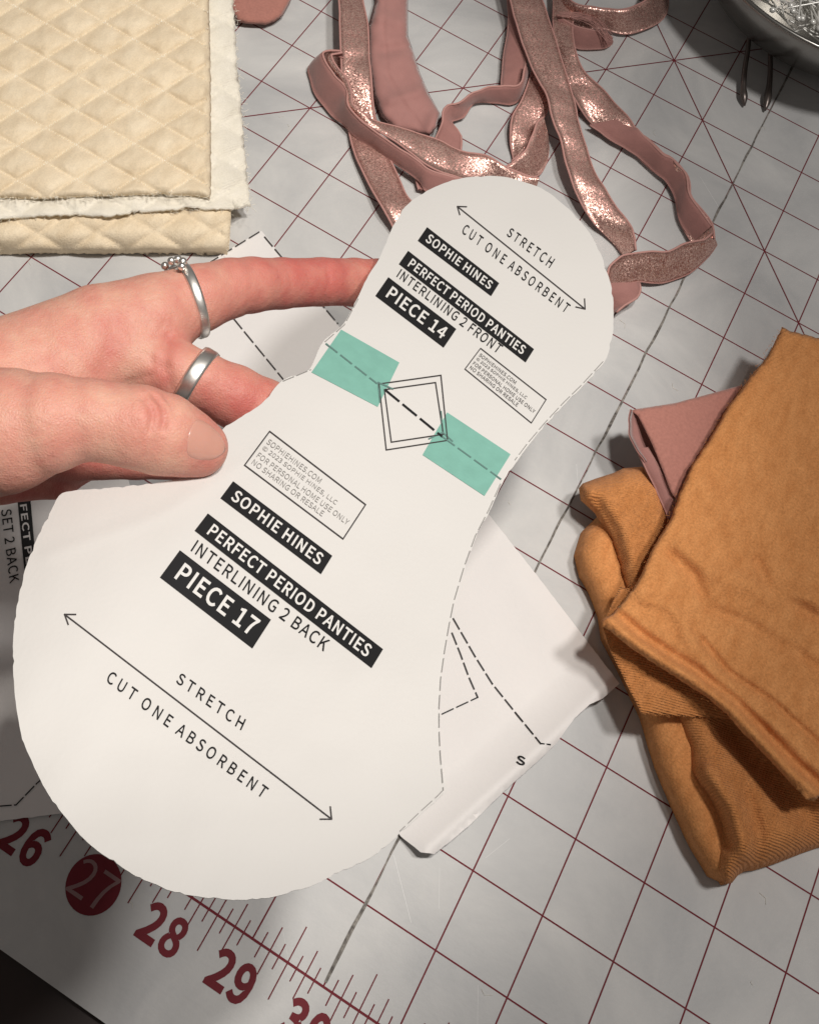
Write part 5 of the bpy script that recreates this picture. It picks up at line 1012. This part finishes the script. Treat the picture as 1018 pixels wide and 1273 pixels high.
# creases, seen on the side that faces the lens
U = CX + F * X / Z; V = CY + F * Y / Z
def groove(pl, wd, amp, zmax):
    global D
    q = np.stack([U.ravel(), V.ravel()], 1); sel = np.abs(D.ravel()) < 2.5
    g_ = np.zeros(len(q), np.float32); g_[sel] = 0.75 * amp * np.exp(-(segdist(q[sel], pl) / (wd * 1.35)) ** 2)
    g_ = g_.reshape(D.shape) * (Z < zmax); D = D + g_
for pl, wd, amp, zm in (
    ([(176, 494), (186, 505), (190, 520), (186, 534)], 2.4, 1.0, 300), ([(190, 492), (201, 503), (205, 518), (202, 532)], 2.4, 1.1, 300), ([(205, 494), (213, 505), (217, 516)], 2.2, .8, 300), ([(183, 570), (190, 555), (192, 545)], 2.6, .25, 300),
    ([(405, 322), (408, 350), (404, 378)], 2.4, .35, 380), ([(398, 322), (399, 345), (397, 378)], 2.6, .2, 380), ([(308, 330), (312, 355), (306, 388)], 3, .3, 380), ([(300, 345), (302, 370)], 2.5, .2, 380),
    ([(140, 400), (137, 430), (125, 462)], 6, .35, 345), ([(208, 418), (205, 450), (212, 480)], 5, .7, 345), ([(208, 455), (185, 468), (160, 474)], 4, .5, 345), ([(55, 400), (60, 430), (45, 450)], 8, .4, 345), ([(180, 440), (200, 455)], 4, .35, 345), ([(205, 400), (190, 425), (188, 450)], 3, .3, 345), ([(95, 392), (85, 425), (90, 455)], 3.5, .25, 345), ([(160, 395), (165, 425)], 3, .22, 345), ([(213, 405), (216, 392)], 2.5, .3, 345), ([(285, 330), (288, 355)], 2.2, .15, 380), ([(360, 325), (362, 380)], 2.2, .1, 380), ([(160, 478), (163, 500), (160, 530)], 2.4, .2, 300), ([(120, 474), (122, 500)], 2.4, .15, 300)):
    groove(pl, wd, amp, zm)
def surface_nets(D, lo, vox):
    s = D < 0; nx, ny, nz = D.shape
    cnt = np.zeros((nx - 1, ny - 1, nz - 1), np.int32); acc = np.zeros((nx - 1, ny - 1, nz - 1, 3), np.float32)
    sl = lambda a, n: slice(a, a + n)
    def edges(ax):
        sh = [nx, ny, nz]; A = [slice(None)] * 3; B = [slice(None)] * 3; A[ax] = slice(0, sh[ax] - 1); B[ax] = slice(1, sh[ax])
        a = D[tuple(A)]; b = D[tuple(B)]; cr = (a < 0) != (b < 0)
        i, j, k = np.nonzero(cr); t = a[i, j, k] / (a[i, j, k] - b[i, j, k]); p = np.stack([i, j, k], 1).astype(np.float32); p[:, ax] += t
        oth = [o for o in range(3) if o != ax]
        for d0 in (0, 1):
            for d1 in (0, 1):
                c = [i.copy(), j.copy(), k.copy()]; c[oth[0]] -= d0; c[oth[1]] -= d1
                ok = (c[oth[0]] >= 0) & (c[oth[1]] >= 0) & (c[0] < nx - 1) & (c[1] < ny - 1) & (c[2] < nz - 1)
                ii = (c[0][ok], c[1][ok], c[2][ok]); np.add.at(cnt, ii, 1); np.add.at(acc, ii, p[ok])
        return i, j, k, a[i, j, k] < 0, oth
    E = [edges(ax) for ax in range(3)]
    on = cnt > 0; idx = -np.ones(cnt.shape, np.int64); idx[on] = np.arange(on.sum()); vv = acc[on] / cnt[on][:, None]
    fs = []
    for ax, (i, j, k, neg, oth) in enumerate(E):
        c = np.stack([i, j, k], 1); ok = (c[:, oth[0]] > 0) & (c[:, oth[1]] > 0)
        for o in range(3): ok &= c[:, o] < cnt.shape[o]
        c = c[ok]; ng = neg[ok]; q = []
        for d0, d1 in ((0, 0), (1, 0), (1, 1), (0, 1)):
            e_ = c.copy(); e_[:, oth[0]] -= d0; e_[:, oth[1]] -= d1; q.append(idx[e_[:, 0], e_[:, 1], e_[:, 2]])
        q = np.stack(q, 1); fl = ng if ax != 1 else ~ng
        q[fl] = q[fl][:, ::-1]; fs.append(q)
    return vv * vox + lo, np.concatenate(fs)
hv, hf = surface_nets(D, lo, vox)
u_, v_ = CX + F * hv[:, 0] / hv[:, 2], CY + F * hv[:, 1] / hv[:, 2]
q = np.stack([u_, v_], 1)
red = 0.0 + 0.45 * np.exp(-((u_ - 400) / 120) ** 2) * (v_ < 420) + 0.42 * np.exp(-(((u_ - 300) / 70) ** 2 + ((v_ - 500) / 60) ** 2)) * (hv[:, 2] > 303) + 0.3 * np.exp(-(((u_ - 262) / 30) ** 2 + ((v_ - 560) / 34) ** 2)) * (hv[:, 2] < 303)
red += 0.28 * np.exp(-(segdist(q, [(208, 418), (205, 470)]) / 16) ** 2) + 0.22 * np.exp(-(segdist(q, [(140, 400), (130, 460)]) / 20) ** 2) + 0.25 * np.exp(-(segdist(q, [(190, 500), (205, 525)]) / 14) ** 2) + 0.35 * ((v_ > 566) & (hv[:, 2] > 303))
hw = (hv / 1000) @ ROT + CAM
# normals outward
c0 = hw[hf[:, 0]]; nrm = np.cross(hw[hf[:, 1]] - c0, hw[hf[:, 2]] - c0)
vol = (c0 * nrm).sum()
if ((c0 - hw.mean(0)) * nrm).sum() < 0: hf = hf[:, ::-1]
per = empty('person', hw.mean(0) * [1, 1, 1], 'bare left hand with two silver bands pinching the white pattern piece from the left', 'person')
ho = mk('hand', hw, hf, M_skin, per, attrs={'redness': red})
cs_ = ho.modifiers.new('soft', 'SMOOTH'); cs_.factor = 0.5; cs_.iterations = 1
# thumb nail: a thin curved plate
def cam2w(p): return (np.asarray(p) / 1000) @ ROT + CAM
nt_ = []; nf = []; nu, nv_ = 14, 14
ctr = cam3(258, 551, 287.5); rn = 35.5 * 288 / F
axis = cam3(262, 556, 289) - cam3(205, 540, 285); axis /= np.linalg.norm(axis)
view = -ctr / np.linalg.norm(ctr); side = np.cross(axis, view); side /= np.linalg.norm(side); nor = np.cross(side, axis); 
if nor @ view < 0: nor = -nor
if side[1] < 0: side = -side     # side points down the picture
PHI0 = math.radians(-14)
for i in range(nu + 1):
    s = i / nu                      # base -> tip
    hwid = math.radians(36) * (1 - abs(2 * (s - .45)) ** 3.2 * .45)
    for j in range(nv_ + 1):
        t = -1 + 2 * j / nv_; ph = PHI0 + t * hwid
        al = -4.9 + s * 8.7 + (1 - t * t) * (1.1 if s > .5 else -1.3) * abs(2 * s - 1)
        base_ = cam3(248, 557, 288.5) + axis * min(al, 2.0); dr = math.cos(ph) * nor + math.sin(ph) * side + axis * max(0, al - 2.0) / 5.5
        dr = dr / np.linalg.norm(dr); rad = 3.0
        while rad < 14:
            k = (base_ + dr * rad - lo) / vox; k0_ = np.floor(k).astype(int); fr_ = k - k0_; val = 0.0
            for a_ in (0, 1):
                for b_ in (0, 1):
                    for c_ in (0, 1):
                        val += D[k0_[0] + a_, k0_[1] + b_, k0_[2] + c_] * (fr_[0] if a_ else 1 - fr_[0]) * (fr_[1] if b_ else 1 - fr_[1]) * (fr_[2] if c_ else 1 - fr_[2])
            if val > 0: break
            rad += 0.06
        edge = max(abs(t), abs(2 * s - 1) if s < .5 else 0)
        c = base_ + dr * (rad + 0.22 - 0.42 * edge ** 6)
        nt_.append(cam2w(c))
for i in range(nu):
    for j in range(nv_): nf.append((i * (nv_ + 1) + j, i * (nv_ + 1) + j + 1, (i + 1) * (nv_ + 1) + j + 1, (i + 1) * (nv_ + 1) + j))
nfa = up(np.array(nt_), [(a, b, c) for a, b, c, d in nf]); flip = tuple(nfa[0]) != tuple(nf[0][:3])
nl = mk('thumbnail', nt_, [f_[::-1] if flip else f_ for f_ in nf], M_nail, per)
sm = nl.modifiers.new('thickness', 'SOLIDIFY'); sm.thickness = 0.0004; sm.offset = -1

# ------------------------------------------------------------------ rings
def band(ctr, axis, ra, rb, wd, th, u0, n=72, twist=0.0):
    """flat band: circle ra x rb round an axis (lens space, mm)"""
    ax = axis / np.linalg.norm(axis); u = u0 - ax * (u0 @ ax); u /= np.linalg.norm(u); v2 = np.cross(ax, u); v = []; f = []
    sec = [(-.5, -.15), (-.5, .2), (-.3, .5), (.3, .5), (.5, .2), (.5, -.15), (.3, -.5), (-.3, -.5)]; k = len(sec)
    for i in range(n):
        t = 2 * math.pi * i / n; ra_ = ra[i] if hasattr(ra, '__len__') else ra; r = (u * math.cos(t) + v2 * math.sin(t)) * ra_; rn_ = r / np.linalg.norm(r)
        for a, b in sec: v.append(cam2w(ctr + r + ax * a * wd + rn_ * b * th))
    for i in range(n):
        for s in range(k): f.append((i * k + s, i * k + (s + 1) % k, ((i + 1) % n) * k + (s + 1) % k, ((i + 1) % n) * k + s))
    return v, f
def skin_radius(ctr, ax, u0, n=72, extra=0.35, cap=14.0):
    """how far the finger's surface is from its axis, all the way round"""
    ax = ax / np.linalg.norm(ax); u = u0 - ax * (u0 @ ax); u /= np.linalg.norm(u); v2 = np.cross(ax, u); out = []
    for i in range(n):
        t = 2 * math.pi * i / n; d = u * math.cos(t) + v2 * math.sin(t); r = 4.0
        while r < cap:
            k = np.round((ctr + d * r - lo) / vox).astype(int)
            if not all(0 <= k[a] < D.shape[a] for a in range(3)) or D[tuple(k)] > 0: break
            r += 0.2
        out.append(r + extra)
    out = np.array(out)
    for _ in range(40): out = (np.roll(out, 1) + out * 2 + np.roll(out, -1)) / 4
    return out
c1 = cam3(238, 373, 335); r1 = 43.2 * 335 / F + .45
ax1 = cam3(285, 358, 342) - cam3(190, 390, 328); ax1 = ax1 / np.linalg.norm(ax1) + np.array([0.05, 0.0, -0.28])
v, f = band(c1, ax1, skin_radius(c1, ax1, np.array([0, 0, -1.0])), 0, 2.7, 1.2, np.array([0, 0, -1.0]))
rg = empty('silver_ring', cam2w(c1), 'narrow silver ring with a cluster of tiny beads, worn on the extended index finger', 'ring')
mk('band', v, f, M_silver, rg)
def ball(c, r, m=10):
    v = []; f = []
    for i in range(m + 1):
        for s in range(2 * m):
            a = math.pi * i / m; b = math.pi * s / m; v.append(np.asarray(c) + r * np.array([math.sin(a) * math.cos(b), math.sin(a) * math.sin(b), math.cos(a)]))
    for i in range(m):
        for s in range(2 * m): f.append((i * 2 * m + s, (i + 1) * 2 * m + s, (i + 1) * 2 * m + (s + 1) % (2 * m), i * 2 * m + (s + 1) % (2 * m)))
    return v, f
for x, y, dd, r in ((205, 330, 334, 5.2), (213, 324, 331, 5.2), (221, 322, 333, 5.4), (227, 325, 329, 5.6), (226, 331, 327, 5), (216, 333, 338, 5), (209, 336, 337, 5), (220, 337, 331, 4.6)):
    v, f = ball(cam2w(cam3(x, y, dd)), r * dd / F / 1000); mk('bead', v, f, M_silver, rg)
c2 = cam3(243, 472, 319.5); r2 = 36.2 * 319 / F + .5
ax2 = cam3(290, 492, 321) - cam3(215, 460, 319); ax2 = ax2 / np.linalg.norm(ax2) + np.array([0.0, 0.12, -0.18])
v, f = band(c2, ax2, skin_radius(c2, ax2, np.array([0, 0, -1.0])), 0, 3.9, 0.9, np.array([0, 0, -1.0]))
r2o = mk('silver_ring', v, f, M_silver); tag(r2o, 'plain flat silver band worn on the middle finger above the thumb', 'ring')
